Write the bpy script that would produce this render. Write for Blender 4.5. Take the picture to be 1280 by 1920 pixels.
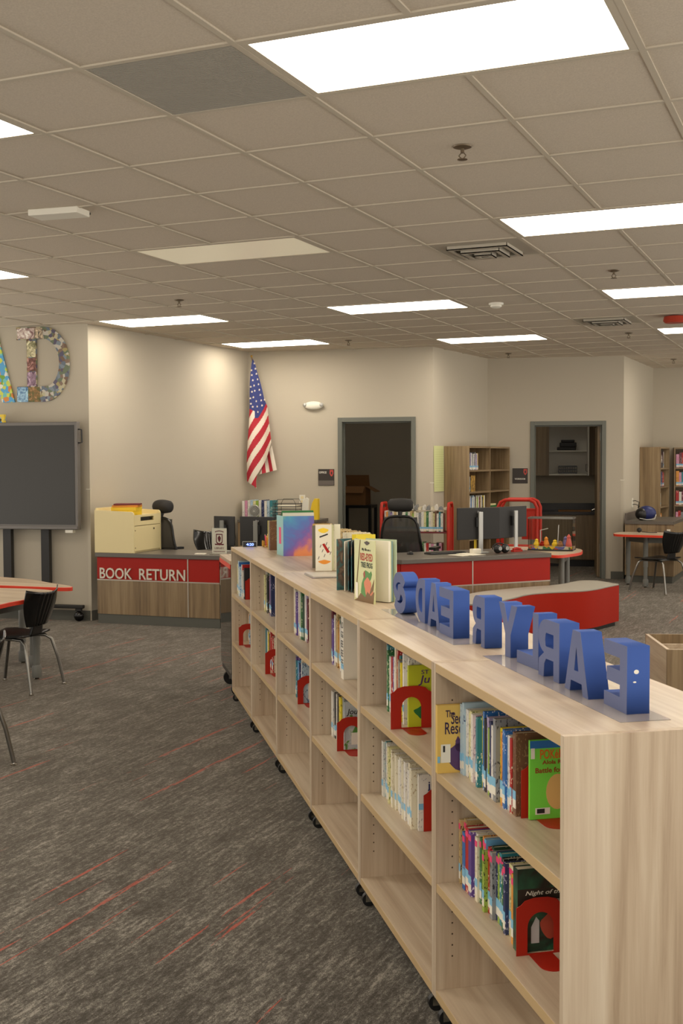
import bpy, bmesh, math, random
from mathutils import Matrix, Vector
random.seed(7)
PI = math.pi
for o in list(bpy.data.objects): bpy.data.objects.remove(o)
SC = bpy.context.scene
COL = SC.collection
# ------------------------------------------------------------------ camera
CZ, CEIL = 1.60, 2.9727
cam_d = bpy.data.cameras.new('camera'); cam = bpy.data.objects.new('camera', cam_d); COL.objects.link(cam)
yaw, pit, rol = 0.4073231, -0.0442581, 0.0043812
Rm = Matrix.Rotation(yaw, 3, 'Z') @ Matrix.Rotation(pit, 3, 'X') @ Matrix.Rotation(rol, 3, 'Y')
rt, fw, up_ = Rm.col[0], Rm.col[1], Rm.col[2]
M4 = Matrix(((rt[0], up_[0], -fw[0], 0), (rt[1], up_[1], -fw[1], 0), (rt[2], up_[2], -fw[2], CZ), (0, 0, 0, 1)))
cam.matrix_world = M4
cam_d.sensor_fit = 'HORIZONTAL'; cam_d.sensor_width = 36; cam_d.lens = 36 * 2179.16 / 1280
cam_d.clip_start = .05; cam_d.clip_end = 200
SC.camera = cam
# ------------------------------------------------------------------ view, world and lamp settings
SC.view_settings.view_transform = 'Standard'; SC.view_settings.look = 'None'
SC.view_settings.gamma = 1; SC.view_settings.exposure = 0.14
LAMP = 11.0            # radiance of the lit ceiling diffusers
LAMP_COL = (1.0, .90, .76)
w = bpy.data.worlds.new('world'); SC.world = w; w.use_nodes = True
w.node_tree.nodes['Background'].inputs[0].default_value = (1.0, .93, .83, 1)
WORLD_UP, WORLD_DOWN = .95, 1.9      # added ambient light through the open sides, brighter below to lift the ceiling
_nt = w.node_tree; _tc = _nt.nodes.new('ShaderNodeTexCoord'); _sp = _nt.nodes.new('ShaderNodeSeparateXYZ'); _mr = _nt.nodes.new('ShaderNodeMapRange')
_nt.links.new(_tc.outputs['Generated'], _sp.inputs[0]); _nt.links.new(_sp.outputs['Z'], _mr.inputs['Value'])
_mr.inputs['From Min'].default_value = -.06; _mr.inputs['From Max'].default_value = .02; _mr.inputs['To Min'].default_value = WORLD_DOWN; _mr.inputs['To Max'].default_value = WORLD_UP
_nt.links.new(_mr.outputs[0], _nt.nodes['Background'].inputs[1])

# ------------------------------------------------------------------ materials
def lin(c):
    return tuple(((v/255)/12.92 if v/255 <= .04045 else ((v/255+.055)/1.055)**2.4) for v in c)
class NT:
    def __init__(s, name):
        s.m = bpy.data.materials.new(name); s.m.use_nodes = True; s.t = s.m.node_tree
        s.b = s.t.nodes['Principled BSDF']
    def n(s, typ, **kw):
        nd = s.t.nodes.new(typ)
        for k, v in kw.items():
            if k in nd.inputs: nd.inputs[k].default_value = v
            else: setattr(nd, k, v)
        return nd
    def l(s, a, b): s.t.links.new(a, b)
    def coords(s, scale, rnd=False, kind='Object'):
        tc = s.n('ShaderNodeTexCoord'); mp = s.n('ShaderNodeMapping'); mp.inputs['Scale'].default_value = scale
        if rnd:
            oi = s.n('ShaderNodeObjectInfo'); vm = s.n('ShaderNodeVectorMath', operation='SCALE'); vm.inputs[0].default_value = (7.3, 5.1, 3.7)
            s.l(oi.outputs['Random'], vm.inputs['Scale'])
            va = s.n('ShaderNodeVectorMath', operation='ADD'); s.l(tc.outputs[kind], va.inputs[0]); s.l(vm.outputs[0], va.inputs[1])
            s.l(va.outputs[0], mp.inputs['Vector'])
        else: s.l(tc.outputs[kind], mp.inputs['Vector'])
        return mp.outputs[0]
    def ramp(s, fac, stops, interp='LINEAR'):
        r = s.n('ShaderNodeValToRGB'); r.color_ramp.interpolation = interp
        e = r.color_ramp.elements
        while len(e) < len(stops): e.new(.5)
        for i, (p, c) in enumerate(stops): e[i].position = p; e[i].color = (*lin(c), 1)
        s.l(fac, r.inputs[0]); return r.outputs[0]
    def bump(s, h, strength, dist=.001):
        b = s.n('ShaderNodeBump'); b.inputs['Strength'].default_value = strength; b.inputs['Distance'].default_value = dist
        s.l(h, b.inputs['Height']); s.l(b.outputs[0], s.b.inputs['Normal'])
def plain(name, c, rough=.5, metal=0, spec=None, noise=.0):
    k = NT(name); k.b.inputs['Base Color'].default_value = (*lin(c), 1)
    k.b.inputs['Roughness'].default_value = rough; k.b.inputs['Metallic'].default_value = metal
    if spec is not None: k.b.inputs['Specular IOR Level'].default_value = spec
    if noise:
        nz = k.n('ShaderNodeTexNoise', Scale=220.0, Detail=2.0); k.l(k.coords((1, 1, 1)), nz.inputs['Vector']); k.bump(nz.outputs[0], noise)
    return k.m
def wood(name, axis, cols, rough=.42):
    k = NT(name); f, l_ = 34.0, 1.3
    sc = {'x': (l_, f, f), 'y': (f, l_, f), 'z': (f, f, l_)}[axis]
    v = k.coords(sc, True)
    n1 = k.n('ShaderNodeTexNoise', Scale=1.0, Detail=6.0, Roughness=.62, Distortion=.25); k.l(v, n1.inputs['Vector'])
    sc2 = tuple(a*.22 for a in sc)
    n2 = k.n('ShaderNodeTexNoise', Scale=1.0, Detail=3.0, Roughness=.5, Distortion=.9); k.l(k.coords(sc2, True), n2.inputs['Vector'])
    mx = k.n('ShaderNodeMath', operation='MULTIPLY_ADD'); k.l(n1.outputs[0], mx.inputs[0]); mx.inputs[1].default_value = .55
    m2 = k.n('ShaderNodeMath', operation='MULTIPLY'); k.l(n2.outputs[0], m2.inputs[0]); m2.inputs[1].default_value = .45
    k.l(m2.outputs[0], mx.inputs[2])
    k.l(k.ramp(mx.outputs[0], [(.32, cols[0]), (.46, cols[1]), (.56, cols[2]), (.7, cols[3])]), k.b.inputs['Base Color'])
    k.b.inputs['Roughness'].default_value = rough
    k.bump(n1.outputs[0], .08, .0006); return k.m
WC = [(162, 140, 115), (190, 170, 145), (204, 187, 163), (219, 205, 183)]
WD = [(104, 84, 60), (134, 112, 82), (150, 128, 96), (168, 147, 114)]
wood_x, wood_y, wood_z = wood('ash_laminate_x', 'x', WC, .34), wood('ash_laminate_y', 'y', WC), wood('ash_laminate_z', 'z', WC)
dwood_x, dwood_z = wood('oak_laminate_x', 'x', WD), wood('oak_laminate_z', 'z', WD)
edge_m = plain('edge_band', (196, 168, 124), .35)
hole_m = plain('pin_hole', (70, 55, 40), .8)
wall_m = plain('wall_paint', (188, 179, 161), .75, noise=.06)
darkwall_m = plain('office_wall_paint', (188, 179, 161), .85)
base_m = plain('rubber_base', (92, 92, 84), .5)
frame_m = plain('door_frame_paint', (106, 108, 99), .45)
grid_m = plain('ceiling_grid_paint', (196, 186, 168), .6, 0, .2)
black_m = plain('black_plastic', (24, 24, 24), .35)
blackgloss_m = plain('black_gloss', (14, 14, 14), .15)
char_m = plain('charcoal_plastic', (32, 30, 28), .5)
mesh_m = plain('chair_mesh_fabric', (58, 55, 50), .9); mesh_m.node_tree.nodes['Principled BSDF'].inputs['Alpha'].default_value = .78
pad_m = plain('chair_pad', (40, 38, 36), .75, noise=.3)
chrome_m = plain('chrome', (205, 200, 190), .18, 1)
steel_m = plain('steel', (150, 148, 142), .35, 1)
greymetal_m = plain('grey_metal', (128, 128, 122), .45, .2)
silver_m = plain('silver_plastic', (190, 190, 186), .35, .3)
red_m = plain('red_laminate', (164, 30, 18), .5, 0, .25)
redmetal_m = plain('red_powdercoat', (172, 38, 22), .45, 0, .3)
rededge_m = plain('red_edge', (222, 62, 36), .4)
blue_m = plain('blue_paint', (58, 88, 160), .7, 0, .25)
greyblue_m = plain('grey_blue_paint', (104, 112, 146), .85, 0, .15)
white_m = plain('white_plastic', (232, 228, 214), .45)
paper_m = plain('paper', (228, 222, 204), .8)
page_m = plain('page_block', (222, 212, 186), .85)
cream_m = plain('cream_laminate', (232, 216, 164), .5)
counter_m = plain('grey_countertop', (98, 92, 84), .35, noise=.05)
darkcounter_m = plain('dark_countertop', (42, 38, 36), .3)
alu_m = plain('aluminium_trim', (190, 182, 168), .35, .6)
letter_m = plain('brushed_letters', (214, 206, 190), .4, .35)
greyseat_m = plain('grey_vinyl', (164, 158, 144), .55)
redvinyl_m = plain('red_vinyl', (166, 36, 18), .6, 0, .15)
yellow_m = plain('yellow', (236, 200, 40), .5)
green_m = plain('green', (34, 110, 52), .5)
orange_m = plain('orange', (222, 140, 40), .55)
brown_m = plain('cardboard', (150, 108, 66), .85)
pink_m = plain('pink_dot', (236, 70, 120), .5)
labelblue_m = plain('label_blue', (130, 190, 222), .4)
navy_m = plain('navy', (30, 40, 96), .45)
screen_m = plain('dark_screen', (40, 37, 31), .28)
tvframe_m = plain('screen_bezel', (112, 108, 104), .4, .3)
signdark_m = plain('sign_dark', (52, 44, 38), .5)
vent_m = plain('vent_grey', (176, 168, 152), .5)
mirror_m = plain('black_gloss_panel', (34, 32, 28), .04, 0, 1.0)
greenpaper_m = plain('chart_paper', (204, 208, 150), .8)
maroon_m = plain('maroon', (110, 34, 40), .6)
lens_off_m = plain('unlit_lens_glow', (246, 238, 206), .3); lens_off_m.node_tree.nodes['Principled BSDF'].inputs['Emission Color'].default_value = (1, .88, .68, 1); lens_off_m.node_tree.nodes['Principled BSDF'].inputs['Emission Strength'].default_value = .14  # lens of an unlit panel; weak emission added so it looks brighter
text_dark = plain('ink_dark', (50, 30, 66), .6)
text_brown = plain('ink_rust', (150, 56, 24), .6)
text_black = plain('ink_black', (34, 34, 34), .6)

k = NT('ceiling_tile'); v = k.coords((1, 1, 1)); n = k.n('ShaderNodeTexNoise', Scale=160.0, Detail=3.0); k.l(v, n.inputs['Vector'])
k.l(k.ramp(n.outputs[0], [(.3, (196, 184, 166)), (.7, (210, 198, 180))]), k.b.inputs['Base Color']); k.b.inputs['Roughness'].default_value = .95
k.bump(n.outputs[0], .25, .001); tile_m = k.m

k = NT('carpet')
def nz(scale, vec, det=3.0, rough=.6):
    q = k.n('ShaderNodeTexNoise', Scale=scale, Detail=det, Roughness=rough); k.l(k.coords(vec), q.inputs['Vector']); return q.outputs[0]
def mth(op, a, b=None, c=None):
    q = k.n('ShaderNodeMath', operation=op)
    for i, x in enumerate((a, b, c)):
        if x is None: continue
        if isinstance(x, (int, float)): q.inputs[i].default_value = x
        else: k.l(x, q.inputs[i])
    return q.outputs[0]
fine = nz(1.0, (110, 50, 1), 4, .75); streak = nz(1.0, (46, 5, 1), 3, .6); patch = nz(1.0, (9, 3.5, 1), 3, .6); speck = nz(1.0, (330, 170, 1), 2)
mid = nz(1.0, (70, 22, 1), 3, .65)
s1 = mth('MULTIPLY_ADD', fine, .26, mth('MULTIPLY', speck, .22)); s1 = mth('MULTIPLY_ADD', mid, .22, s1); s2 = mth('MULTIPLY_ADD', streak, .20, s1); s3 = mth('MULTIPLY_ADD', patch, .15, s2)
basec = k.ramp(s3, [(.455, (22, 21, 20)), (.50, (47, 46, 44)), (.545, (79, 77, 73)), (.61, (138, 134, 126))])
rl = nz(1.0, (22, .45, 1), 2, .5); rm = mth('MULTIPLY', mth('GREATER_THAN', rl, .668), mth('GREATER_THAN', nz(1.0, (70, 5, 1), 3), .47))
rf = mth('MULTIPLY', rm, .62)
mix = k.n('ShaderNodeMixRGB'); k.l(rf, mix.inputs[0]); k.l(basec, mix.inputs[1]); mix.inputs[2].default_value = (*lin((178, 62, 46)), 1)
k.l(mix.outputs[0], k.b.inputs['Base Color']); k.b.inputs['Roughness'].default_value = .95; k.b.inputs['Specular IOR Level'].default_value = .1; k.b.inputs['Sheen Weight'].default_value = .28; k.b.inputs['Sheen Tint'].default_value = (1, .88, .72, 1); k.b.inputs['Sheen Roughness'].default_value = .5
k.bump(fine, .6, .004); carpet_m = k.m

k = NT('lit_diffuser'); k.b.inputs['Base Color'].default_value = (.9, .9, .9, 1); k.b.inputs['Emission Color'].default_value = (*LAMP_COL, 1)
k.b.inputs['Emission Strength'].default_value = LAMP; lens_m = k.m
k = NT('added_fill_glow'); k.b.inputs['Emission Color'].default_value = (*LAMP_COL, 1); k.b.inputs['Emission Strength'].default_value = 1.0; fill_glow_m = k.m  # glow for the fill panels added in the back rooms
k = NT('clock_digits'); k.b.inputs['Emission Color'].default_value = (.05, .15, 1, 1); k.b.inputs['Emission Strength'].default_value = 2; k.b.inputs['Emission Strength'].default_value = 4; digit_m = k.m
k = NT('clear_acrylic'); k.b.inputs['Transmission Weight'].default_value = 1; k.b.inputs['Roughness'].default_value = .02; k.b.inputs['IOR'].default_value = 1.1; k.b.inputs['Base Color'].default_value = (.97, .98, .97, 1)
acrylic_m = k.m
k = NT('clear_film'); k.b.inputs['Transmission Weight'].default_value = .85; k.b.inputs['Roughness'].default_value = .06; k.b.inputs['IOR'].default_value = 1.4; k.b.inputs['Base Color'].default_value = (.95, .93, .93, 1)
film_m = k.m
def art(name, stops, scale=14, kind='noise', rough=.45, dist=1.5):
    k = NT(name); v = k.coords((1, 1, 1), True)
    if kind == 'noise':
        q = k.n('ShaderNodeTexNoise', Scale=float(scale), Detail=3.0, Distortion=float(dist)); k.l(v, q.inputs['Vector']); f = q.outputs[0]
        k.l(k.ramp(f, stops), k.b.inputs['Base Color'])
    else:
        q = k.n('ShaderNodeTexVoronoi', Scale=float(scale)); k.l(v, q.inputs['Vector'])
        sx = k.n('ShaderNodeSeparateColor'); k.l(q.outputs['Color'], sx.inputs[0])
        k.l(k.ramp(sx.outputs[0], stops, 'CONSTANT'), k.b.inputs['Base Color'])
    k.b.inputs['Roughness'].default_value = rough; return k.m
k = NT('galaxy_cover'); q = k.n('ShaderNodeTexNoise', Scale=9.0, Detail=5.0, Distortion=.5); k.l(k.coords((1, 1, 1)), q.inputs['Vector'])
_tc = k.n('ShaderNodeTexCoord'); _sp = k.n('ShaderNodeSeparateXYZ'); k.l(_tc.outputs['Object'], _sp.inputs[0])
_a = k.n('ShaderNodeMath', operation='MULTIPLY_ADD'); k.l(_sp.outputs['Z'], _a.inputs[0]); _a.inputs[1].default_value = 2.6; k.l(q.outputs[0], _a.inputs[2])
_b = k.n('ShaderNodeMath', operation='MULTIPLY_ADD'); k.l(_sp.outputs['Y'], _b.inputs[0]); _b.inputs[1].default_value = -1.5; k.l(_a.outputs[0], _b.inputs[2])
_c = k.n('ShaderNodeMath', operation='MULTIPLY'); k.l(_b.outputs[0], _c.inputs[0]); _c.inputs[1].default_value = .8
k.l(k.ramp(_c.outputs[0], [(.24, (226, 140, 90)), (.34, (160, 96, 150)), (.46, (112, 96, 170)), (.60, (84, 120, 186)), (.74, (80, 150, 190)), (.9, (120, 180, 160))]), k.b.inputs['Base Color']); k.b.inputs['Roughness'].default_value = .4; galaxy_m = k.m
collage_m = art('cover_collage', [(0, (120, 96, 80)), (.12, (104, 116, 130)), (.25, (190, 182, 150)), (.37, (108, 120, 96)), (.5, (134, 112, 96)), (.6, (196, 190, 176)), (.72, (92, 86, 108)), (.85, (128, 140, 150)), (.93, (170, 156, 104))], 26, 'vor', .25)
collage2_m = art('cover_collage_bright', [(0, (90, 170, 220)), (.3, (210, 220, 90)), (.5, (120, 200, 190)), (.65, (230, 230, 220)), (.8, (220, 140, 60)), (.92, (120, 170, 60))], 24, 'vor', .25)
gravel_m = art('coloured_blocks', [(0, (220, 180, 40)), (.25, (190, 70, 40)), (.45, (90, 90, 150)), (.6, (200, 190, 160)), (.8, (60, 110, 70))], 30, 'vor')
jungle_m = art('jungle_pages', [(.3, (40, 60, 70)), (.45, (60, 110, 110)), (.55, (90, 70, 60)), (.7, (150, 130, 110))], 12)
def spine(name, base, ink, amt=.60, scale=(190, 190, 95)):
    k = NT(name); q = k.n('ShaderNodeTexNoise', Scale=1.0, Detail=2.0); k.l(k.coords(scale, True), q.inputs['Vector'])
    q2 = k.n('ShaderNodeTexNoise', Scale=1.0, Detail=1.0); k.l(k.coords((3, 3, 9), True), q2.inputs['Vector'])
    a = k.n('ShaderNodeMath', operation='GREATER_THAN'); k.l(q.outputs[0], a.inputs[0]); a.inputs[1].default_value = amt
    b_ = k.n('ShaderNodeMath', operation='GREATER_THAN'); k.l(q2.outputs[0], b_.inputs[0]); b_.inputs[1].default_value = .47
    c_ = k.n('ShaderNodeMath', operation='MULTIPLY'); k.l(a.outputs[0], c_.inputs[0]); k.l(b_.outputs[0], c_.inputs[1])
    mx = k.n('ShaderNodeMixRGB'); k.l(c_.outputs[0], mx.inputs[0]); mx.inputs[1].default_value = (*lin(base), 1); mx.inputs[2].default_value = (*lin(ink), 1)
    k.l(mx.outputs[0], k.b.inputs['Base Color']); k.b.inputs['Roughness'].default_value = .38; return k.m
SP = {}
for nm, base, ink in [('white', (226, 222, 212), (160, 156, 160)), ('pale blue', (176, 200, 214), (70, 90, 130)), ('teal', (52, 130, 140), (230, 230, 210)),
    ('pale yellow', (222, 216, 160), (110, 120, 60)), ('lilac', (178, 164, 196), (90, 60, 120)), ('pink', (206, 140, 170), (240, 230, 230)), ('yellow', (230, 208, 40), (40, 40, 30)),
    ('blue', (50, 110, 180), (235, 235, 240)), ('navy', (34, 46, 92), (190, 190, 210)), ('black', (34, 34, 38), (190, 180, 160)), ('grey', (140, 142, 144), (60, 60, 70)),
    ('orange', (222, 150, 60), (90, 40, 30)), ('red', (178, 34, 34), (240, 226, 200)), ('green', (50, 110, 62), (220, 220, 180)), ('lime green', (150, 178, 70), (40, 60, 30)),
    ('brown', (112, 78, 56), (150, 118, 84)), ('tan', (196, 170, 116), (80, 60, 40)), ('purple', (92, 66, 140), (220, 210, 230)), ('sky blue', (110, 176, 220), (30, 60, 120)),
    ('dark green', (34, 70, 50), (200, 190, 150)), ('cream', (226, 218, 192), (186, 166, 130)), ('maroon', (104, 34, 52), (220, 190, 180))]:
    SP[nm] = spine('spine_' + nm.replace(' ', '_'), base, ink)
SP['zebra green'] = spine('spine_zebra_green', (70, 150, 160), (24, 30, 30), .5, (20, 20, 70)); SP['zebra yellow'] = spine('spine_zebra_yellow', (226, 200, 50), (24, 24, 24), .5, (20, 20, 70))

# ------------------------------------------------------------------ geometry helpers
class MB:
    def __init__(s, T=None): s.v = []; s.f = []; s.mi = []; s.cur = 0; s.T = T or Matrix.Identity(4)
    def m(s, i): s.cur = i; return s
    def add(s, vs, fs):
        b = len(s.v); s.v += [tuple(s.T @ Vector(p)) for p in vs]
        for f in fs: s.f.append(tuple(b+i for i in f)); s.mi.append(s.cur)
        return s
    def box(s, x0, x1, y0, y1, z0, z1):
        return s.add([(x0, y0, z0), (x1, y0, z0), (x1, y1, z0), (x0, y1, z0), (x0, y0, z1), (x1, y0, z1), (x1, y1, z1), (x0, y1, z1)],
                     [(3, 2, 1, 0), (4, 5, 6, 7), (0, 1, 5, 4), (1, 2, 6, 5), (2, 3, 7, 6), (3, 0, 4, 7)])
    def cbox(s, c, d): return s.box(c[0]-d[0]/2, c[0]+d[0]/2, c[1]-d[1]/2, c[1]+d[1]/2, c[2]-d[2]/2, c[2]+d[2]/2)
    def prism(s, pts, z0, z1):
        a = sum(pts[i][0]*pts[(i+1) % len(pts)][1]-pts[(i+1) % len(pts)][0]*pts[i][1] for i in range(len(pts)))
        if a < 0: pts = pts[::-1]
        n = len(pts)
        return s.add([(p[0], p[1], z0) for p in pts]+[(p[0], p[1], z1) for p in pts],
                     [tuple(range(n-1, -1, -1)), tuple(range(n, 2*n))]+[(i, (i+1) % n, n+(i+1) % n, n+i) for i in range(n)])
    def prismy(s, pts, y0, y1):     # outline in x,z extruded along y
        n = len(pts)
        return s.add([(p[0], y0, p[1]) for p in pts]+[(p[0], y1, p[1]) for p in pts],
                     [tuple(range(n)), tuple(range(2*n-1, n-1, -1))]+[(i, n+i, n+(i+1) % n, (i+1) % n) for i in range(n)])
    def seg(s, p0, p1, r0, r1=None, n=12, cap=True):
        r1 = r0 if r1 is None else r1; p0, p1 = Vector(p0), Vector(p1); d = (p1-p0).normalized()
        a = d.orthogonal().normalized(); b = d.cross(a)
        vs = [tuple(p+(a*math.cos(2*PI*i/n)+b*math.sin(2*PI*i/n))*r) for p, r in ((p0, r0), (p1, r1)) for i in range(n)]
        fs = [(i, (i+1) % n, n+(i+1) % n, n+i) for i in range(n)]
        if cap: fs += [tuple(range(n-1, -1, -1)), tuple(range(n, 2*n))]
        return s.add(vs, fs)
    def tube(s, pts, r, n=10, rs=None):
        P = [Vector(p) for p in pts]; vs = []; a = None; N = len(P)
        for i, p in enumerate(P):
            d = (P[min(i+1, N-1)]-P[max(i-1, 0)]).normalized()
            a = d.orthogonal().normalized() if a is None else (a-d*a.dot(d)).normalized()
            b = d.cross(a); rr = rs[i] if rs else r
            vs += [tuple(p+(a*math.cos(2*PI*j/n)+b*math.sin(2*PI*j/n))*rr) for j in range(n)]
        fs = [(i*n+j, i*n+(j+1) % n, (i+1)*n+(j+1) % n, (i+1)*n+j) for i in range(N-1) for j in range(n)]
        fs += [tuple(range(n-1, -1, -1)), tuple(range((N-1)*n, N*n))]
        return s.add(vs, fs)
    def lathe(s, prof, c=(0, 0, 0), n=24):
        vs = [(c[0]+r*math.cos(2*PI*j/n), c[1]+r*math.sin(2*PI*j/n), c[2]+z) for r, z in prof for j in range(n)]
        N = len(prof)
        fs = [(i*n+j, i*n+(j+1) % n, (i+1)*n+(j+1) % n, (i+1)*n+j) for i in range(N-1) for j in range(n)]
        fs += [tuple(range(n-1, -1, -1)), tuple(range((N-1)*n, N*n))]
        return s.add(vs, fs)
    def ball(s, c, rx, ry=None, rz=None, n=20, k=12):
        ry = ry or rx; rz = rz or rx
        T0 = s.T; s.T = T0 @ Matrix.Translation(c) @ Matrix.Diagonal((rx, ry, rz, 1))
        s.lathe([(math.sin(PI*(i+.02)/(k+.04)), -math.cos(PI*(i+.02)/(k+.04))) for i in range(k+1)], n=n); s.T = T0; return s
    def grid(s, fn, nu, nv, th=None):
        vs = [tuple(fn(i/nu, j/nv)) for j in range(nv+1) for i in range(nu+1)]
        fs = [(j*(nu+1)+i, j*(nu+1)+i+1, (j+1)*(nu+1)+i+1, (j+1)*(nu+1)+i) for j in range(nv) for i in range(nu)]
        return s.add(vs, fs)
    def build(s, name, mats, parent=None, bevel=0, smooth=False, solid=0, subd=0):
        me = bpy.data.meshes.new(name); me.from_pydata(s.v, [], s.f)
        if not isinstance(mats, (list, tuple)): mats = [mats]
        for m in mats: me.materials.append(m)
        me.polygons.foreach_set('material_index', s.mi)
        bm = bmesh.new(); bm.from_mesh(me); bmesh.ops.recalc_face_normals(bm, faces=bm.faces); bm.to_mesh(me); bm.free()
        o = bpy.data.objects.new(name, me); COL.objects.link(o)
        if parent: o.parent = parent
        if solid: md = o.modifiers.new('s', 'SOLIDIFY'); md.thickness = solid; md.offset = 0
        if bevel: md = o.modifiers.new('b', 'BEVEL'); md.width = bevel; md.segments = 2; md.limit_method = 'ANGLE'
        if subd: md = o.modifiers.new('u', 'SUBSURF'); md.levels = md.render_levels = subd
        if smooth:
            me.polygons.foreach_set('use_smooth', [True]*len(me.polygons))
            if smooth != 'all':
                try: me.set_sharp_from_angle(angle=math.radians(40))
                except Exception: pass
        return o
def from_curve(cu, name, mat, parent, T, bevel=0):
    tmp = bpy.data.objects.new('tmp', cu); COL.objects.link(tmp); dg = bpy.context.evaluated_depsgraph_get()
    me = bpy.data.meshes.new_from_object(tmp.evaluated_get(dg)); bpy.data.objects.remove(tmp); me.name = name
    me.transform(T); me.materials.clear()
    for m in (mat if isinstance(mat, (list, tuple)) else [mat]): me.materials.append(m)
    o = bpy.data.objects.new(name, me); COL.objects.link(o)
    if parent: o.parent = parent
    return o
FRONT = Matrix(((1, 0, 0, 0), (0, 0, -1, 0), (0, 1, 0, 0), (0, 0, 0, 1)))      # text lying in x,z facing -y
RIGHTF = Matrix(((0, 0, 1, 0), (1, 0, 0, 0), (0, 1, 0, 0), (0, 0, 0, 1)))      # text in y,z facing +x
def text(s, name, mat, parent, org, w, h, face=FRONT, depth=.0006, bold=0.0, shear=0.0, T=None):
    cu = bpy.data.curves.new(name, 'FONT'); cu.body = s; cu.size = 1; cu.extrude = .001; cu.offset = bold; cu.shear = shear; cu.resolution_u = 3
    o = from_curve(cu, name, mat, parent, Matrix.Identity(4)); me = o.data
    xs = [v.co.x for v in me.vertices]; ys = [v.co.y for v in me.vertices]
    x0, x1, y0, y1 = min(xs), max(xs), min(ys), max(ys)
    S = Matrix.Diagonal((w/(x1-x0), h/(y1-y0), depth/.002, 1)) @ Matrix.Translation((-x0, -y0, .001))
    me.transform((T or Matrix.Identity(4)) @ Matrix.Translation(org) @ face @ S)
    return o
def outline(loops, name, mats, parent, depth, T):
    cu = bpy.data.curves.new(name, 'CURVE'); cu.dimensions = '2D'; cu.fill_mode = 'BOTH'; cu.extrude = depth/2
    for lp in loops:
        sp = cu.splines.new('POLY'); sp.points.add(len(lp)-1); sp.use_cyclic_u = True
        for i, p in enumerate(lp): sp.points[i].co = (p[0], p[1], 0, 1)
    return from_curve(cu, name, mats, parent, T)
def tag(o, label=None, cat=None, group=None, kind=None):
    for k_, v_ in (('label', label), ('category', cat), ('group', group), ('kind', kind)):
        if v_: o[k_] = v_
    return o
def thing(name, label, cat, loc=(0, 0, 0), rz=0, group=None):
    o = bpy.data.objects.new(name, None); COL.objects.link(o); o.location = loc; o.rotation_euler = (0, 0, rz); o.empty_display_size = .1
    return tag(o, label, cat, group)
def place(o, loc, rz=0): o.location = loc; o.rotation_euler = (0, 0, rz); return o
def dup(root, loc, rz=0, label=None, group=None):
    r = root.copy(); COL.objects.link(r); r.location = loc; r.rotation_euler = (0, 0, rz)
    if label: r['label'] = label
    if group: r['group'] = group
    for ch in list(root.children):
        c = ch.copy(); COL.objects.link(c); c.parent = r
        for g in list(ch.children):
            q = g.copy(); COL.objects.link(q); q.parent = c
    return r
def struct(name, mb, m, **kw): return tag(mb.build(name, m, **kw), kind='structure')
def arc(cx, cy, r, a0, a1, n): return [(cx+r*math.cos(math.radians(a0+(a1-a0)*i/n)), cy+r*math.sin(math.radians(a0+(a1-a0)*i/n))) for i in range(n+1)]
ORD = ['first', 'second', 'third', 'fourth', 'fifth', 'sixth', 'seventh', 'eighth', 'ninth', 'tenth', 'eleventh', 'twelfth', 'thirteenth', 'fourteenth', 'fifteenth',
       'sixteenth', 'seventeenth', 'eighteenth', 'nineteenth', 'twentieth', 'twenty-first', 'twenty-second', 'twenty-third', 'twenty-fourth', 'twenty-fifth', 'twenty-sixth', 'twenty-seventh', 'twenty-eighth']

# ------------------------------------------------------------------ room shell
C = [(-6.93, 9.70), (-6.91, 13.07), (-4.58, 13.43), (-4.44, 15.31), (-2.69, 15.72), (-2.65, 18.02)]
CL = (-9.0, 9.33); CR = (2.6, 18.95)
X0, X1, Y0 = -9.0, 2.6, -1.6
struct('floor', MB().box(X0, X1, Y0, 22, -.1, 0), carpet_m)
struct('ceiling', MB().box(X0, X1, Y0, 22, CEIL, CEIL+.1), tile_m)
TH = .12
def wallseg(name, a, b, holes=(), th=TH, m=wall_m):
    """wall from a to b (left to right seen from the room), thickness away from the room; holes: (s0,s1,z1)"""
    a, b = Vector(a), Vector(b); L = (b-a).length; ang = math.atan2(b.y-a.y, b.x-a.x)
    mb = MB(Matrix.Translation((a.x, a.y, 0)) @ Matrix.Rotation(ang, 4, 'Z')); s = 0
    for (s0, s1, z1) in holes:
        mb.box(s, s0, 0, th, 0, CEIL); mb.box(s0, s1, 0, th, z1, CEIL); s = s1
    mb.box(s, L, 0, th, 0, CEIL)
    return struct(name, mb, m), ang, L
def frame_T(a, b, s=0.0, off=0.0, z=0.0):
    a, b = Vector(a), Vector(b); ang = math.atan2(b.y-a.y, b.x-a.x); u = (b-a).normalized(); n = Vector((u.y, -u.x))
    p = a+u*s+n*off; return (p.x, p.y, z), ang
wallseg('wall_left', CL, C[0])
wallseg('wall_left_return', C[0], C[1])
D1 = (1.165, 2.145, 2.13); D2 = (.573, 1.57, 2.115)
wallseg('wall_back', C[1], C[2], [D1])
wallseg('wall_middle_return', C[2], C[3])
wallseg('wall_back_right', C[3], C[4], [D2])
wallseg('wall_right_return', C[4], C[5])
wallseg('wall_far', C[5], CR)
def baseb(name, a, b, spans):
    a, b = Vector(a), Vector(b); ang = math.atan2(b.y-a.y, b.x-a.x); mb = MB(Matrix.Translation((a.x, a.y, 0)) @ Matrix.Rotation(ang, 4, 'Z'))
    for s0, s1 in spans: mb.box(s0, s1, -.008, -.0003, 0, .10).box(s0, s1, -.014, -.008, 0, .012)
    struct(name, mb, base_m)
baseb('baseboard_left', CL, C[0], [(0, 2.09)])
baseb('baseboard_left_return', C[0], C[1], [(0, 3.36)])
baseb('baseboard_back', C[1], C[2], [(0, 1.1), (2.2, 2.37)])
baseb('baseboard_middle_return', C[2], C[3], [(0, 1.88)])
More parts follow.
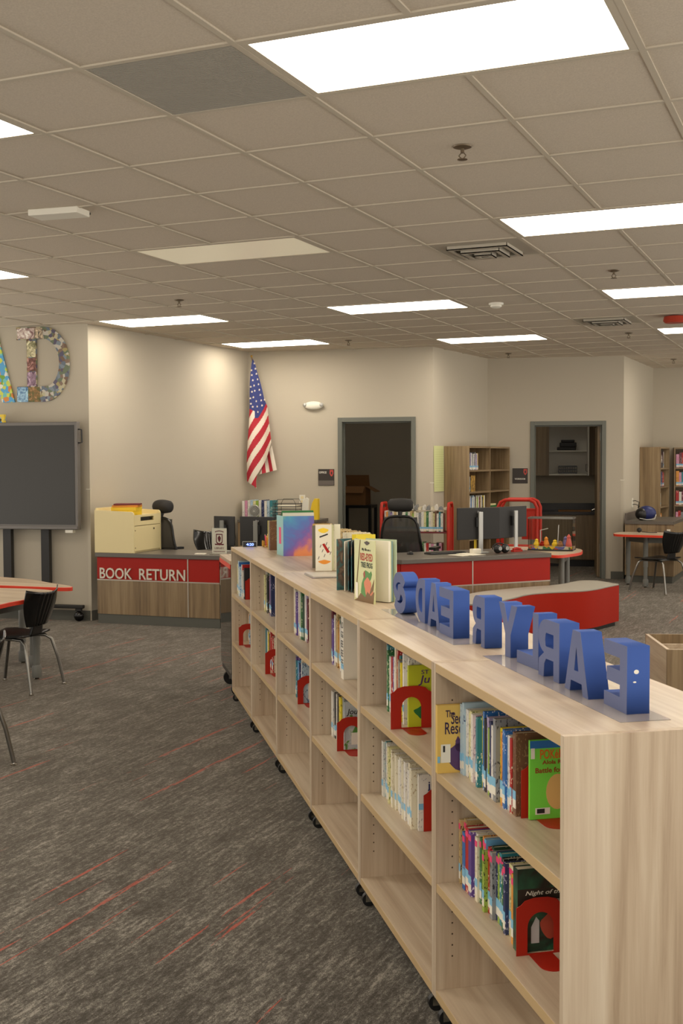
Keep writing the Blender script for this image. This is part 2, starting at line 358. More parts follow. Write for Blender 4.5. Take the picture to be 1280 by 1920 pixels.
baseb('baseboard_back_right', C[3], C[4], [(0, .5), (1.64, 1.81)])
baseb('baseboard_right_return', C[4], C[5], [(0, 2.3)])
baseb('baseboard_far', C[5], CR, [(0, 5.3)])
# rooms behind the two doors
def inner_room(prefix, a, b, depth, m):
    (ax, ay, _), ang = frame_T(a, b); L = (Vector(b)-Vector(a)).length
    T = Matrix.Translation((ax, ay, 0)) @ Matrix.Rotation(ang, 4, 'Z')
    struct('wall_'+prefix+'_back', MB(T).box(-.6, L-.06, depth+.002, depth+.1, 0, CEIL), m)
    struct('wall_'+prefix+'_left', MB(T).box(-.6, -.5, TH, depth, 0, CEIL), m)
    struct('wall_'+prefix+'_right', MB(T).box(L-.16, L-.06, TH+.02, depth, 0, CEIL), m)
    return T
T_off = inner_room('office', C[1], C[2], 3.0, darkwall_m)
struct('wall_office_partition', MB(T_off).box(-.6, 0, .02, TH, 0, CEIL), darkwall_m)
T_wk = inner_room('workroom', C[3], C[4], 2.35, darkwall_m)
struct('wall_workroom_partition', MB(T_wk).box(-.6, 0, .02, TH, 0, CEIL), darkwall_m)
def fill_panel(T, x, y, label):  # unseen glowing panel, added to brighten a room behind a door
    v_ = T @ Vector((x, y, 0)); t = thing('ceiling_light', label, 'ceiling light', (v_.x, v_.y, CEIL-.012), 0, 'added fill panels in the back rooms')
    MB().box(-.61, .61, -.30, .30, 0, .0115).build('frame', grid_m, t); MB().box(-.58, .58, -.27, .27, -.003, -.0003).build('diffuser', fill_glow_m, t)
fill_panel(T_off, 1.0, 1.6, 'added unseen fill panel on the office ceiling'); fill_panel(T_wk, .6, 1.1, 'added unseen fill panel on the workroom ceiling')
# door frames (structure) with a strike plate; the workroom door stands open
def door_frame(name, a, b, D):
    (x, y, _), ang = frame_T(a, b); T = Matrix.Translation((x, y, 0)) @ Matrix.Rotation(ang, 4, 'Z')
    s0, s1, z1 = D; f = .055; mb = MB(T)
    for q0, q1 in ((s0, s0+f), (s1-f, s1)): mb.box(q0, q1, -.018, TH+.018, 0, z1)
    mb.box(s0+f, s1-f, -.018, TH+.018, z1-f, z1)
    mb.box(s0+f, s0+f+.016, .05, .09, 0, z1-f).box(s1-f-.016, s1-f, .05, .09, 0, z1-f).box(s0+f+.016, s1-f-.016, .05, .09, z1-f-.016, z1-f)
    return struct(name, mb, frame_m, bevel=.003), T
d1, T1 = door_frame('door_1', C[1], C[2], D1)
MB(T1).box(D1[0]+.0551, D1[0]+.058, .018, .045, 1.0, 1.14).build('strike_plate', steel_m, d1)
d2, T2 = door_frame('door_2', C[3], C[4], D2)
lf = MB(T2).box(D2[1]-.105, D2[1]-.06, TH+.02, TH+.93, .01, D2[2]-.07).build('door_leaf', dwood_z, d2)
for z in (.35, 1.05, 1.85):
    MB(T2).box(D2[1]-.075, D2[1]-.0552, TH-.03, TH+.0195, z, z+.11).build('hinge', steel_m, d2)

# ------------------------------------------------------------------ ceiling grid, lamps and fittings
TT = .6096; GX, GY = -1.8539, 3.4190
def gx(i): return GX+TT*i
def gy(j): return GY+TT*j
LIT = [(i, j) for i in (-16, -12, -8, -4, 0, 4, 8, 12) for j in (-15, -10, -5, 0, 5, 10, 15, 20) if not ((i, j) in ((-4, 5), (-8, 15), (-8, 20), (-4, 20), (-12, 10), (-12, 15), (-12, 20), (-16, 10), (-16, 15), (-16, 20))) and X0 < gx(i) and gx(i+2) < X1 and gy(j) > Y0] + [(-8, 14)]
cut = set()
for i, j in LIT+[(-4, 5)]: cut.add((i, j))
mb = MB(); b = .0115
for j in range(-8, 30):
    for i in range(-11, 7):
        if (i-1, j) not in cut: mb.box(gx(i)-b, gx(i)+b, gy(j), gy(j+1), CEIL-.007, CEIL-.0002)
for j in range(-8, 30): mb.box(gx(-11), gx(7), gy(j)-b, gy(j)+b, CEIL-.0068, CEIL-.0002)
struct('trim_1', mb, grid_m)
def lamp(i, j, lit=True):
    i0, j0 = gx(i), gy(j); cx, cy = i0+TT, j0+TT/2
    if lit: lab = 'x'
    t = thing('ceiling_light', 'ceiling light', 'ceiling light', (cx, cy, CEIL), 0)
    W, H = TT-.012, TT/2-.012; w2, h2 = TT-.04, TT/2-.028
    MB().box(-W, W, -H, -h2, -.006, -.0003).box(-W, W, h2, H, -.006, -.0003).box(-W, -w2, -h2, h2, -.006, -.0003).box(w2, W, -h2, h2, -.006, -.0003).build('frame', grid_m, t)
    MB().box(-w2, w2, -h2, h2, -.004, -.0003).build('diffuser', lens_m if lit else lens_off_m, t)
    return t
LL = {(0, 0): 'largest lit ceiling panel, nearest the camera at the top edge of the photo',
      (0, 5): 'long lit ceiling panel at the right edge, beside the louvred air diffuser',
      (0, 10): 'lit ceiling panel at the right edge, next beyond the one beside the louvred diffuser',
      (0, 15): 'small far lit ceiling panel at the right edge behind the red alarm',
      (-4, 0): 'lit ceiling panel cut by the upper left edge of the photo',
      (-8, 5): 'thin sliver of lit ceiling panel cut by the left edge of the photo, lower one',
      (-8, 10): 'lit ceiling panel above the left wall corner and book return desk',
      (-8, 14): 'lit ceiling panel in the corner above the hanging flag',
      (-4, 10): 'lit ceiling panel in the middle of the photo beyond the unlit cream panel',
      (-4, 15): 'lit ceiling panel above the tall bookcase left of the workroom door'}
for (i, j) in LIT:
    t = lamp(i, j)
    if (i, j) in LL: t['label'] = LL[(i, j)]
    else: t['label'] = 'lit rectangular ceiling panel outside the view'; 
    t['group'] = 'lit ceiling panels in view' if (i, j) in LL else 'ceiling panels beyond the frame'
t = lamp(-4, 5, False); t['label'] = 'unlit cream ceiling panel in the middle of the ceiling, with added faint glow'
# return air grille
t = thing('return_air_grille', 'grey perforated return air grille beside the nearest lit panel', 'air vent', (gx(-1)+TT/2, gy(0)+TT/2, CEIL))
g = TT/2-.012
MB().box(-g, g, -g, g, -.004, -.0003).build('plate', plain('grille_grey', (184, 178, 166), .6), t)
mb = MB()
for q in range(58):
    y = -g+.008+q*.0101; mb.box(-g+.008, g-.008, y, y+.004, -.0055, -.004)
mb.build('louvre', plain('grille_dark', (156, 151, 140), .7), t)
def diffuser(i, j, label):
    t = thing('air_diffuser', label, 'air vent', (gx(i)+TT/2, gy(j)+TT/2, CEIL), 0, 'louvred ceiling air diffusers')
    MB().box(-g, g, -g, g, -.005, -.0003).build('plate', vent_m, t)
    for q, h in ((.2, .03), (.13, .045), (.06, .055)):
        mb = MB(); e = .03
        for (x0, y0, x1, y1) in ((-q, -q, q, -q+e), (-q, q-e, q, q), (-q, -q+e, -q+e, q-e), (q-e, -q+e, q, q-e)):
            mb.box(x0, x1, y0, y1, -h, -h+.006)
        mb.box(-q, q, -q, -q+.004, -h, -.005).box(-q, q, q-.004, q, -h, -.005).box(-q, -q+.004, -q, q, -h, -.005).box(q-.004, q, -q, q, -h, -.005)
        mb.build('louvre', vent_m, t)
diffuser(-1, 6, 'louvred air diffuser beside the long lit panel at right of the ceiling')
diffuser(-1, 13, 'small far louvred air diffuser beyond the smoke detector')
spr_m = plain('aged_brass', (110, 96, 76), .4, .5)
def sprinkler(x, y, label):
    t = thing('sprinkler_head', label, 'fire sprinkler', (x, y, CEIL), 0, 'fire sprinklers on the ceiling')
    MB().lathe([(.042, -.001), (.04, -.006), (.022, -.012)]).build('escutcheon', spr_m, t, smooth=True)
    MB().seg((0, 0, -.012), (0, 0, -.03), .008).tube([(-.006, 0, -.03), (-.016, 0, -.042), (-.004, 0, -.056)], .003).tube([(.006, 0, -.03), (.016, 0, -.042), (.004, 0, -.056)], .003).build('frame', spr_m, t)
    MB().lathe([(.004, -.056), (.022, -.057), (.022, -.06), (.004, -.062)]).build('deflector', spr_m, t)
for i, j, lb in ((.5, 2.5, 'nearest sprinkler head, on the tile right of the nearest lit panel'), (-5.5, 8.5, 'sprinkler head above the left wall, before the lit panel over the desk'),
               (.5, 8.5, 'sprinkler head beside the lit panel at the right edge'), (-5.5, 14.55, 'sprinkler head between the two far middle lit panels'),
               (-.5, 15.55, 'sprinkler head behind the small far air diffuser'), (-3.5, 18.5, 'far sprinkler head above the tall bookcase by the workroom'),
               (-.5, 21.5, 'farthest sprinkler head near the far right wall')):
    sprinkler(gx(i), gy(j), lb)
t = thing('smoke_detector', 'round white smoke detector on the ceiling beyond the louvred diffuser', 'smoke detector', (-2.81, 9.95, CEIL))
MB().lathe([(.065, -.001), (.065, -.012), (.06, -.02)]).build('base', white_m, t, smooth=True)
MB().lathe([(.05, -.0202), (.048, -.035), (.03, -.045), (.005, -.047)]).build('cover', white_m, t, smooth=True)
t = thing('alarm_strobe', 'red fire alarm device hanging under the far right ceiling panel', 'fire alarm', (-1.50, 11.55, CEIL))
MB().lathe([(.05, -.0003), (.10, -.01), (.11, -.05), (.09, -.07), (.02, -.075)]).build('body', plain('alarm_red', (176, 60, 40), .4), t, smooth=True)
t = thing('access_panel', 'flat cream ceiling antenna plate with a dark slot, left part of ceiling', 'ceiling device', (-3.95, 5.28, CEIL), .12)
MB().box(-.15, .15, -.07, .07, -.035, -.0003).build('plate', white_m, t, bevel=.004)
MB().box(-.13, .15, .071, .078, -.02, -.008).build('slot', black_m, t)

# ------------------------------------------------------------------ the row of low bookcases
S0 = Vector((-.5213, 2.3607)); DA = .627
dv = Vector((-math.sin(DA), math.cos(DA))); nv = Vector((math.cos(DA), math.sin(DA))); ROW = -(PI/2-DA)
UW, TOP, BOT = .9144, 1.0287, .0663
def rp(s, n, z=0): p = S0+dv*s+nv*n; return (p.x, p.y, z)
UN = ['nearest', 'second nearest', 'third nearest', 'fourth nearest', 'fifth nearest', 'farthest']
def bookcase(k):
    t = thing('low_bookcase', UN[k]+' low wooden bookcase on casters in the long diagonal row', 'bookcase', rp((k+1)*UW, 0), ROW, 'low bookcases in the diagonal row')
    g_ = .0012; p = .019; D = .475
    def side(x0, inner):
        mb = MB().box(x0, x0+p, 0.001, D, BOT, TOP-.0002)
        mb.m(1)
        xi = inner
        for yy in (.05, .20):
            z = BOT+.12
            while z < TOP-.08:
                if abs(z-.40) > .03 and abs(z-.72) > .03:
                    sg = 1 if inner > x0 else -1
                    mb.seg((xi, yy, z), (xi+sg*.0004, yy, z), .0028, n=6)
                z += .032
        return mb
    side(g_, g_+p).build('side_panel', [wood_z, hole_m], t, bevel=.0012)
    side(UW-g_-p, UW-g_-p).build('side_panel', [wood_z, hole_m], t, bevel=.0012)
    x0, x1 = g_+p+.0003, UW-g_-p-.0003
    MB().box(x0, x1, .0025, D, TOP-.025, TOP).m(1).box(x0, x1, .001, .0025, TOP-.025, TOP-.0002).build('top_panel', [wood_x, edge_m], t, bevel=.0012)
    MB().box(x0, x1, .0025, .30, BOT, BOT+.025).m(1).box(x0, x1, .001, .0025, BOT, BOT+.0248).build('bottom_panel', [wood_x, edge_m], t, bevel=.0012)
    for z in (.695, .375): MB().box(x0, x1, .0045, .2995, z, z+.025).m(1).box(x0, x1, .003, .0045, z, z+.0248).build('shelf', [wood_x, edge_m], t, bevel=.0012)
    MB().box(x0, x1, .30, .312, BOT, TOP-.0255).build('back_panel', wood_z, t)
    for x in (.05, UW-.05):
        for y in (.024, .44):
            c = MB().box(x-.022, x+.022, y-.022, y+.022, BOT-.004, BOT-.0003).box(x-.013, x-.010, y-.014, y+.014, .018, BOT-.004).box(x+.010, x+.013, y-.014, y+.014, .018, BOT-.004).build('caster', chrome_m, t)
            MB().seg((x-.009, y, .025), (x+.009, y, .025), .025, n=20).build('wheel', black_m, c, smooth=True)
    return t
for k_ in range(6): bookcase(k_)
# a plain rear panel closes the near end of the deep top
def book(loc, rz, th, h, dp, col, label, group=None, tag_z=.018, sticker=True, dot=False, lean=0.0, name='book', hard=False, mat=None, small=False):
    """spine faces local -y, thickness along x, stands on z=0"""
    m = mat or SP[col]; x = th/2-.0003; c = .0012
    mb = MB().box(-x, x, 0, c, 0, h).box(-x, -x+c, c, dp, 0, h).box(x-c, x, c, dp, 0, h)
    o = mb.build(name, m); o.location = loc; o.rotation_euler = (0, lean, rz)
    tag(o, label, 'book', group)
    MB().box(-x+c+.0002, x-c-.0002, c+.0002, dp-.004, .003, h-.003).build('pages', page_m, o)
    if sticker and th > .006:
        MB().box(-x*.97, x*.97, -.0006, -.0001, tag_z, tag_z+.022).m(1).box(-x*.97, x*.97, -.0008, -.0001, tag_z+.022, tag_z+.044).build('spine_label', [white_m, labelblue_m], o)
    if dot: MB().cbox((0, -.0006, h-.018), (x*1.7, .0008, .016)).build('dot_sticker', pink_m, o)
    return o
SHN = {.72: 'upper shelf', .40: 'middle shelf'}
def shelf_books(k, z, s0, s1, cols, hs, group, n0=.075, dot=False, dps=(.13, .17), jit=.008):
    """spine-out row from s0 (far) to s1 (near); evenly shares the length by random thickness"""
    ths = [random.uniform(.7, 1.3) for _ in cols]; sm = sum(ths); s = s0
    for i, (cn, th) in enumerate(zip(cols, ths)):
        th = th/sm*(s0-s1); h = hs[i % len(hs)]*random.uniform(.97, 1.03) if isinstance(hs, list) else random.uniform(*hs)
        lb = '%s book with a spine sticker, %s from the left on the %s of the %s bookcase' % (cn, ORD[i], SHN[z], UN[k])
        if len(lb.split()) > 16: lb = '%s book, %s from the left, %s of the %s bookcase' % (cn, ORD[i], SHN[z], UN[k])
        book(rp(s-th/2, n0+random.uniform(-jit, jit), z+.0003), ROW, th, min(h, .262), random.uniform(*dps), cn, lb, group, dot=dot, tag_z=random.uniform(.012, .022))
        s -= th
def bookend(k, z, s, n, label, wdt=.125, hgt=.14):
    t = thing('bookend', label, 'bookend', rp(s, n, z+.0003), ROW, 'red metal bookends')
    w_ = wdt/2; cy = w_
    out = [(0, 0), (0, hgt-.022), (.012, hgt-.016), (.022, hgt-.006), (.045, hgt), (wdt-.045, hgt), (wdt-.022, hgt-.006), (wdt-.012, hgt-.016), (wdt, hgt-.022), (wdt, 0)]
    hole = [(w_-.034, .004)]+[(cy+.034*math.cos(a), .068+.036*math.sin(a)) for a in [PI-PI*i/12 for i in range(13)]]+[(w_+.034, .004)]
    T = RIGHTF
    o = outline([out, hole], 'plate', redmetal_m, t, .0016, T)
    MB().prism([(-.0008, 0), (.0, cy-.03), (.07, cy-.03)]+[(.07+.03*math.sin(a), cy-.03*math.cos(a)) for a in [PI*i/10 for i in range(11)]]+[(0, cy+.03), (-.0008, wdt)], 0, .0012).build('foot', redmetal_m, t)
    return t
G = 'books in the diagonal row of bookcases'
U0T = ['pale blue', 'pale blue', 'white', 'pale yellow', 'pale yellow', 'white', 'pink', 'lilac', 'teal', 'yellow', 'blue', 'black', 'lilac', 'lime green', 'navy', 'white', 'grey', 'yellow', 'orange', 'blue', 'white', 'red', 'brown']
shelf_books(0, .72, .868, .452, U0T, [.20, .20, .19, .185, .19, .185, .18, .19, .19, .20, .21, .19, .20, .18, .20, .19, .21, .19, .19, .205, .19, .19, .205], G, .070)
U0M = ['tan', 'tan', 'blue', 'red', 'purple', 'white', 'cream', 'green', 'orange', 'sky blue', 'lime green', 'red', 'dark green', 'grey', 'navy', 'lime green', 'teal', 'black', 'green', 'navy', 'pale yellow', 'cream', 'orange']
shelf_books(0, .40, .888, .445, U0M, [.185, .185, .165, .18, .18, .18, .18, .18], G, .070, dot=True)
shelf_books(1, .72, 1.745, 1.462, ['navy', 'teal', 'green', 'white', 'red', 'purple', 'white', 'cream', 'red', 'teal', 'tan', 'grey', 'yellow', 'lilac', 'white', 'white'], [.235, .23, .215, .2, .2, .205, .2], G, .078)
shelf_books(1, .40, 1.775, 1.372, ['white', 'zebra green', 'white', 'zebra yellow', 'white', 'pale yellow', 'cream'] + ['white', 'cream']*8, [.195, .195, .195, .185], G, .075)
shelf_books(2, .72, 2.70, 2.35, ['maroon', 'purple', 'white', 'brown', 'tan', 'orange', 'dark green', 'white', 'black', 'navy', 'grey', 'teal', 'white'], [.24, .2, .215, .2], G, .085)
shelf_books(2, .40, 2.695, 2.46, ['white', 'black', 'white', 'black', 'orange', 'yellow', 'grey'], [.205, .2, .2], G, .09)
shelf_books(3, .72, 3.60, 3.25, ['cream', 'white', 'purple', 'white', 'brown', 'orange', 'white', 'green', 'dark green', 'white', 'lilac', 'maroon'], [.235, .225, .22], G, .085)
shelf_books(3, .40, 3.62, 3.40, ['navy', 'purple', 'teal', 'purple', 'sky blue', 'navy', 'cream', 'white'], [.21, .2, .19], G, .09)
shelf_books(4, .72, 4.53, 4.25, ['white', 'pale yellow', 'black', 'dark green', 'black', 'navy', 'grey', 'maroon', 'purple', 'navy'], [.24, .22, .22], G, .078)
shelf_books(4, .40, 4.55, 4.25, ['teal', 'white', 'yellow', 'cream', 'brown', 'yellow', 'red', 'white', 'red'], [.22, .2, .2], G, .085)
shelf_books(5, .72, 5.45, 5.10, ['pale yellow', 'pale blue', 'blue', 'white', 'pale blue', 'white', 'red', 'white', 'black'], [.2, .215, .21, .18], G, .03)
shelf_books(5, .40, 5.40, 5.28, ['yellow', 'orange', 'white', 'pale blue'], [.2, .19], G, .10)
bookend(0, .72, .437, .078, 'red bookend behind the green paperback, upper shelf of the nearest bookcase')
bookend(0, .40, .385, .046, 'red arched bookend holding the dark green book, middle shelf, nearest bookcase')
bookend(1, .72, 1.424, .012, 'red arched bookend before the yellow-green book, upper shelf, second nearest bookcase', .14)
bookend(1, .40, 1.345, .100, 'red bookend at the end of the white series, second nearest bookcase')
bookend(2, .40, 2.425, .050, 'red arched bookend on the middle shelf of the third nearest bookcase')
bookend(3, .40, 3.375, .060, 'red arched bookend on the middle shelf of the fourth nearest bookcase')
bookend(4, .40, 4.215, .030, 'red arched bookend on the middle shelf of the fifth nearest bookcase')
bookend(5, .72, 5.085, .040, 'red bookend on the upper shelf of the farthest low bookcase')
bookend(5, .40, 5.265, .020, 'red arched bookend on the middle shelf of the farthest low bookcase')
# books whose front covers face along the row
def cover_book(s, n, z, th, h, dp, mat, label, extras, group=G):
    o = book(rp(s, n, z+.0003), ROW, th, h, dp, None, label, group, mat=mat, sticker=False)
    x = th/2-.0003
    for e in extras: e(o, x)
    return o
def ctext(s, y, z, w_, h_, m, bold=.01, shear=0.0): return lambda o, x: text(s, 'cover_text', m, o, (x+.0002, y, z), w_, h_, RIGHTF, .0006, bold, shear)
def cshape(pts, m, name='cover_picture', dz=.0004): return lambda o, x: outline([pts], name, m, o, .0006, Matrix.Translation((x+dz, 0, 0)) @ RIGHTF)
def blob(cy, cz, ry, rz_, n=20, wob=0.0, seed=0): 
    return [(cy+ry*math.cos(a)*(1+wob*math.sin(3*a+seed)), cz+rz_*math.sin(a)*(1+wob*math.cos(4*a+seed))) for a in [2*PI*i/n for i in range(n)]]
purple_m = plain('print_purple', (84, 54, 100), .5); orange2 = plain('print_orange', (214, 110, 30), .5); lime_m = plain('cover_green', (120, 214, 70), .4)
cover_book(.883, .0, .72, .018, .192, .135, plain('cover_yellow', (222, 186, 96), .4), 'yellow paperback with purple pictured cat, cover out, upper shelf of nearest bookcase', [
    ctext('The', .024, .158, .028, .020, text_dark), ctext('Secret', .040, .138, .062, .034, text_dark), ctext('Rescue', .022, .110, .080, .034, text_dark),
    cshape(blob(.066, .045, .040, .036, wob=.12), purple_m), cshape(blob(.072, .078, .022, .018, wob=.1, seed=2), purple_m), cshape([(.052, .088), (.060, .104), (.068, .092)], purple_m), cshape([(.08, .092), (.09, .104), (.094, .086)], purple_m),
    cshape([(.010, .030), (.038, .030), (.038, .082), (.010, .082)], white_m, 'barcode_sticker', .0008), cshape([(.016, .060), (.022, .060), (.022, .078), (.016, .078)], text_black, 'barcode', .0014), cshape([(.0, .03), (.008, .03), (.008, .048), (0, .048)], labelblue_m, 'spine_label', .0008)])
cover_book(.420, .092, .7215, .010, .195, .135, lime_m, 'bright green paperback with orange title, right end of the upper shelf, nearest bookcase', [
    cshape([(.0, .175), (.13, .175), (.13, .194), (0, .194)], plain('print_blue', (40, 110, 180), .4), 'cover_band', .0003),
    ctext('POKéMON', .026, .148, .094, .024, orange2, .02), ctext('Alola Region', .032, .132, .085, .013, text_brown, .02), ctext('Battle for the', .014, .114, .10, .013, text_brown, .02),
    cshape(blob(.072, .066, .030, .044), plain('print_tan', (222, 180, 110), .5), dz=.0004), cshape([(.014, .012), (.052, .012), (.052, .028), (.014, .028)], white_m, 'barcode_label', .001),
    cshape([(.018, .015), (.038, .015), (.038, .026), (.018, .026)], text_black, 'barcode', .0016), cshape([(.002, .15), (.012, .15), (.012, .176), (.002, .176)], white_m, 'edge_sticker', .0012)])
cover_book(.415, .055, .4015, .030, .205, .14, art('dark_green_cover', [(.35, (40, 34, 28)), (.5, (34, 70, 52)), (.6, (44, 96, 66)), (.8, (120, 60, 50))], 9), 'dark green storybook with cream title behind the arched bookend, nearest bookcase', [
    cshape([(.0, .108), (.139, .108), (.139, .155), (0, .155)], plain('print_darkbrown', (46, 36, 28), .5), 'title_band', .0003),
    ctext('Night of the', .020, .136, .10, .014, paper_m, .01, .3), ctext('Dragons', .038, .115, .08, .014, paper_m, .01, .3),
    cshape([(.035, .02), (.056, .02), (.056, .075), (.048, .085), (.035, .06)], plain('label_grey', (190, 190, 190), .5), 'barcode_sticker', .0006), cshape(blob(.085, .06, .026, .03, wob=.1), plain('print_rust', (170, 70, 50), .5), dz=.0006)])
cover_book(1.440, .075, .72, .014, .205, .14, plain('cover_chartreuse', (190, 198, 40), .4), 'chartreuse picture book, cover out, upper shelf of the second nearest bookcase', [
    ctext('ST', .044, .176, .026, .014, purple_m, .01), ctext('Ju', .034, .138, .040, .034, purple_m, .015, .2), cshape(blob(.05, .05, .03, .02, wob=.2), green_m)])
cover_book(1.358, .085, .40, .016, .185, .14, SP['white'], 'white chapter book beside the red bookend, middle shelf of second nearest bookcase', [ctext('ju', .03, .13, .03, .03, navy_m, .01), cshape([(0, .07), (.1, .07), (.1, .09), (0, .09)], labelblue_m, 'label_band', .0004)])
o = cover_book(2.325, .052, .72, .046, .255, .14, plain('cover_offwhite', (226, 220, 204), .4), 'thick cream book with large capitals down its spine, upper shelf of third nearest bookcase', [])
for i_, ch in enumerate(['LO', 'GG', 'EE', 'EE', 'EE']): text(ch, 'spine_text', text_black, o, (-.017, -.0002, .205-i_*.038), .034, .026, FRONT, .0006)
MB().box(-.0222, .0222, -.0008, -.0001, .04, .062).build('spine_label', labelblue_m, o)
cover_book(2.447, .085, .40, .012, .20, .14, art('pond_cover', [(.4, (180, 190, 196)), (.55, (200, 206, 206)), (.62, (90, 150, 60)), (.8, (60, 90, 60))], 16), 'grey-blue storybook with green frog patches behind the bookend, third nearest bookcase', [ctext('Journal', .01, .14, .10, .03, text_black, .01, .2), cshape([(.03, .02), (.07, .02), (.07, .07), (.03, .07)], white_m, 'sticker', .0006)])
cover_book(3.392, .085, .40, .010, .20, .13, SP['pale blue'], 'pale blue thin book, cover out behind the bookend, fourth nearest bookcase', [cshape([(.03, .02), (.08, .02), (.08, .1), (.03, .1)], white_m, 'sticker', .0006)])
cover_book(4.238, .085, .40, .010, .20, .13, SP['cream'], 'cream thin book, cover out behind the bookend, fifth nearest bookcase', [])

# ------------------------------------------------------------------ blue letters standing on the row
def blk_letter(ch, w_):
    H = .153; t_ = .036
    if ch == 'E': return [[(0, 0), (w_, 0), (w_, .032), (t_, .032), (t_, .060), (w_*.88, .060), (w_*.88, .092), (t_, .092), (t_, .121), (w_, .121), (w_, H), (0, H)]]
    if ch == 'L': return [[(0, 0), (w_, 0), (w_, .034), (t_, .034), (t_, H), (0, H)]]
    if ch == 'A':
        return [[(0, 0), (t_*.95, 0), (t_*1.12, .028), (w_-t_*1.12, .028), (w_-t_*.95, 0), (w_, 0), (w_*.5+.024, H), (w_*.5-.024, H)], [(w_*.5-.014, .055), (w_*.5+.014, .055), (w_*.5, .115)]]
    if ch == 'Y': return [[(w_*.5-.02, 0), (w_*.5+.02, 0), (w_*.5+.02, .066), (w_, H), (w_-.042, H), (w_*.5, .096), (.042, H), (0, H), (w_*.5-.02, .066)]]
    if ch == 'R':
        bow = [(w_*.62+.38*w_*math.cos(math.radians(a)), .108+.045*math.sin(math.radians(a))) for a in range(90, -80, -15)]
        leg = [(w_*.97, .045), (w_, .0), (w_-t_, 0), (w_-t_*1.12, .036), (w_*.62, .05), (t_, .05), (t_, 0), (0, 0), (0, H)]
        return [bow+leg, [(t_, .082), (w_*.62, .082)]+[(w_*.62+.05*w_*math.cos(math.radians(a)), .099+.017*math.sin(math.radians(a))) for a in (-60, 0, 60)]+[(w_*.62, .118), (t_, .118)]]
    if ch == 'D':
        o_ = [(0, 0)]+[(w_*.45+.55*w_*math.cos(math.radians(a)), H/2+H/2*math.sin(math.radians(a))) for a in range(-90, 91, 12)]+[(0, H)]
        i_ = [(t_, .034)]+[(w_*.42+(.55*w_-t_*.92)*math.cos(math.radians(a)), H/2+(H/2-.034)*math.sin(math.radians(a))) for a in range(-90, 91, 15)]+[(t_, H-.034)]
        return [o_, i_]
    if ch == 'S':
        # spine of the S as a thick stroke
        r = .0385; tk = .019; cx = w_/2; ctr = []
        for a in range(20, 271, 12): ctr.append((cx+(w_/2-tk)*math.cos(math.radians(a)), H-tk-r*.98+.0005+r*math.sin(math.radians(a))*.98))
        for a in range(90, -161, -12): ctr.append((cx+(w_/2-tk)*math.cos(math.radians(a)), tk+r*.98+r*math.sin(math.radians(a))*.98))
        L_, R_ = [], []
        for i in range(len(ctr)):
            p, q = ctr[max(i-1, 0)], ctr[min(i+1, len(ctr)-1)]; dx, dy = q[0]-p[0], q[1]-p[1]; l = math.hypot(dx, dy) or 1
            L_.append((ctr[i][0]-dy/l*tk, ctr[i][1]+dx/l*tk)); R_.append((ctr[i][0]+dy/l*tk, ctr[i][1]-dx/l*tk))
        return [L_+R_[::-1]]
LET = [('E', .158, .122, .219, -1.5, 'blue block letter E, nearest of the row, with white chips on its side'), ('A', .329, .150, .205, -2, 'blue block letter A next to the nearest letter E'),
       ('R', .530, .138, .217, 0, 'blue block letter R between the near A and the L'), ('L', .715, .145, .236, 2, 'blue block letter L between the near R and the Y'),
       ('Y', .872, .140, .236, 1, 'blue block letter Y standing beside the letter L'), ('R', 1.100, .130, .220, -3, 'blue block letter R standing alone between the Y and the far E'),
       ('E', 1.303, .145, .187, 0, 'blue block letter E between the R and the far A'), ('A', 1.479, .146, .197, -1, 'blue block letter A between the far E and the D'),
       ('D', 1.659, .130, .200, -2, 'blue block letter D between the far A and the S'), ('S', 1.862, .172, .187, 0, 'blue block letter S, farthest of the row beside the frog book')]
for ch, s, w_, n_, rot, lb in LET:
    t = thing('block_letter', lb, 'letter', rp(s, n_, TOP+.0012), ROW+math.radians(rot), 'blue wooden letters on the bookcase top')
    th = .054
    T = Matrix.Translation((0, th/2, 0)) @ Matrix.Scale(-1, 4, (1, 0, 0)) @ FRONT
    lo = blk_letter(ch, w_)
    if ch == 'S': lo = [[(w_-x, z) for x, z in lp] for lp in lo]
    o = outline(lo, 'letter_body', [blue_m], t, th, T)
    bm = bmesh.new(); bm.from_mesh(o.data); bmesh.ops.recalc_face_normals(bm, faces=bm.faces); bm.to_mesh(o.data); bm.free()
    T = Matrix.Translation((0, -.0006, 0)) @ Matrix.Scale(-1, 4, (1, 0, 0)) @ FRONT
    outline(lo, 'letter_face', greyblue_m, t, .001, T)
    if ch == 'E' and s < .5:
        MB().ball((.0003, .022, .095), .0008, .006, .005).ball((.0003, .018, .072), .0006, .004, .002).build('paint_chip', white_m, t)
tag(MB().box(-.03, .86, 0, .12, 0, .0008).build('plastic_film', film_m), 'clear shiny plastic film taped under the near blue letters', 'plastic film')
f_ = [o for o in COL.objects if o.name == 'plastic_film'][0]; place(f_, rp(.95, .17, TOP+.0002), ROW)
f2 = f_.copy(); COL.objects.link(f2); place(f2, rp(2.05, .15, TOP+.0002), ROW); f2['label'] = 'clear shiny plastic film under the far blue letters beside the frog book'; f2['group'] = 'plastic films under the letters'; f_['group'] = f2['group']
for c_ in (): pass

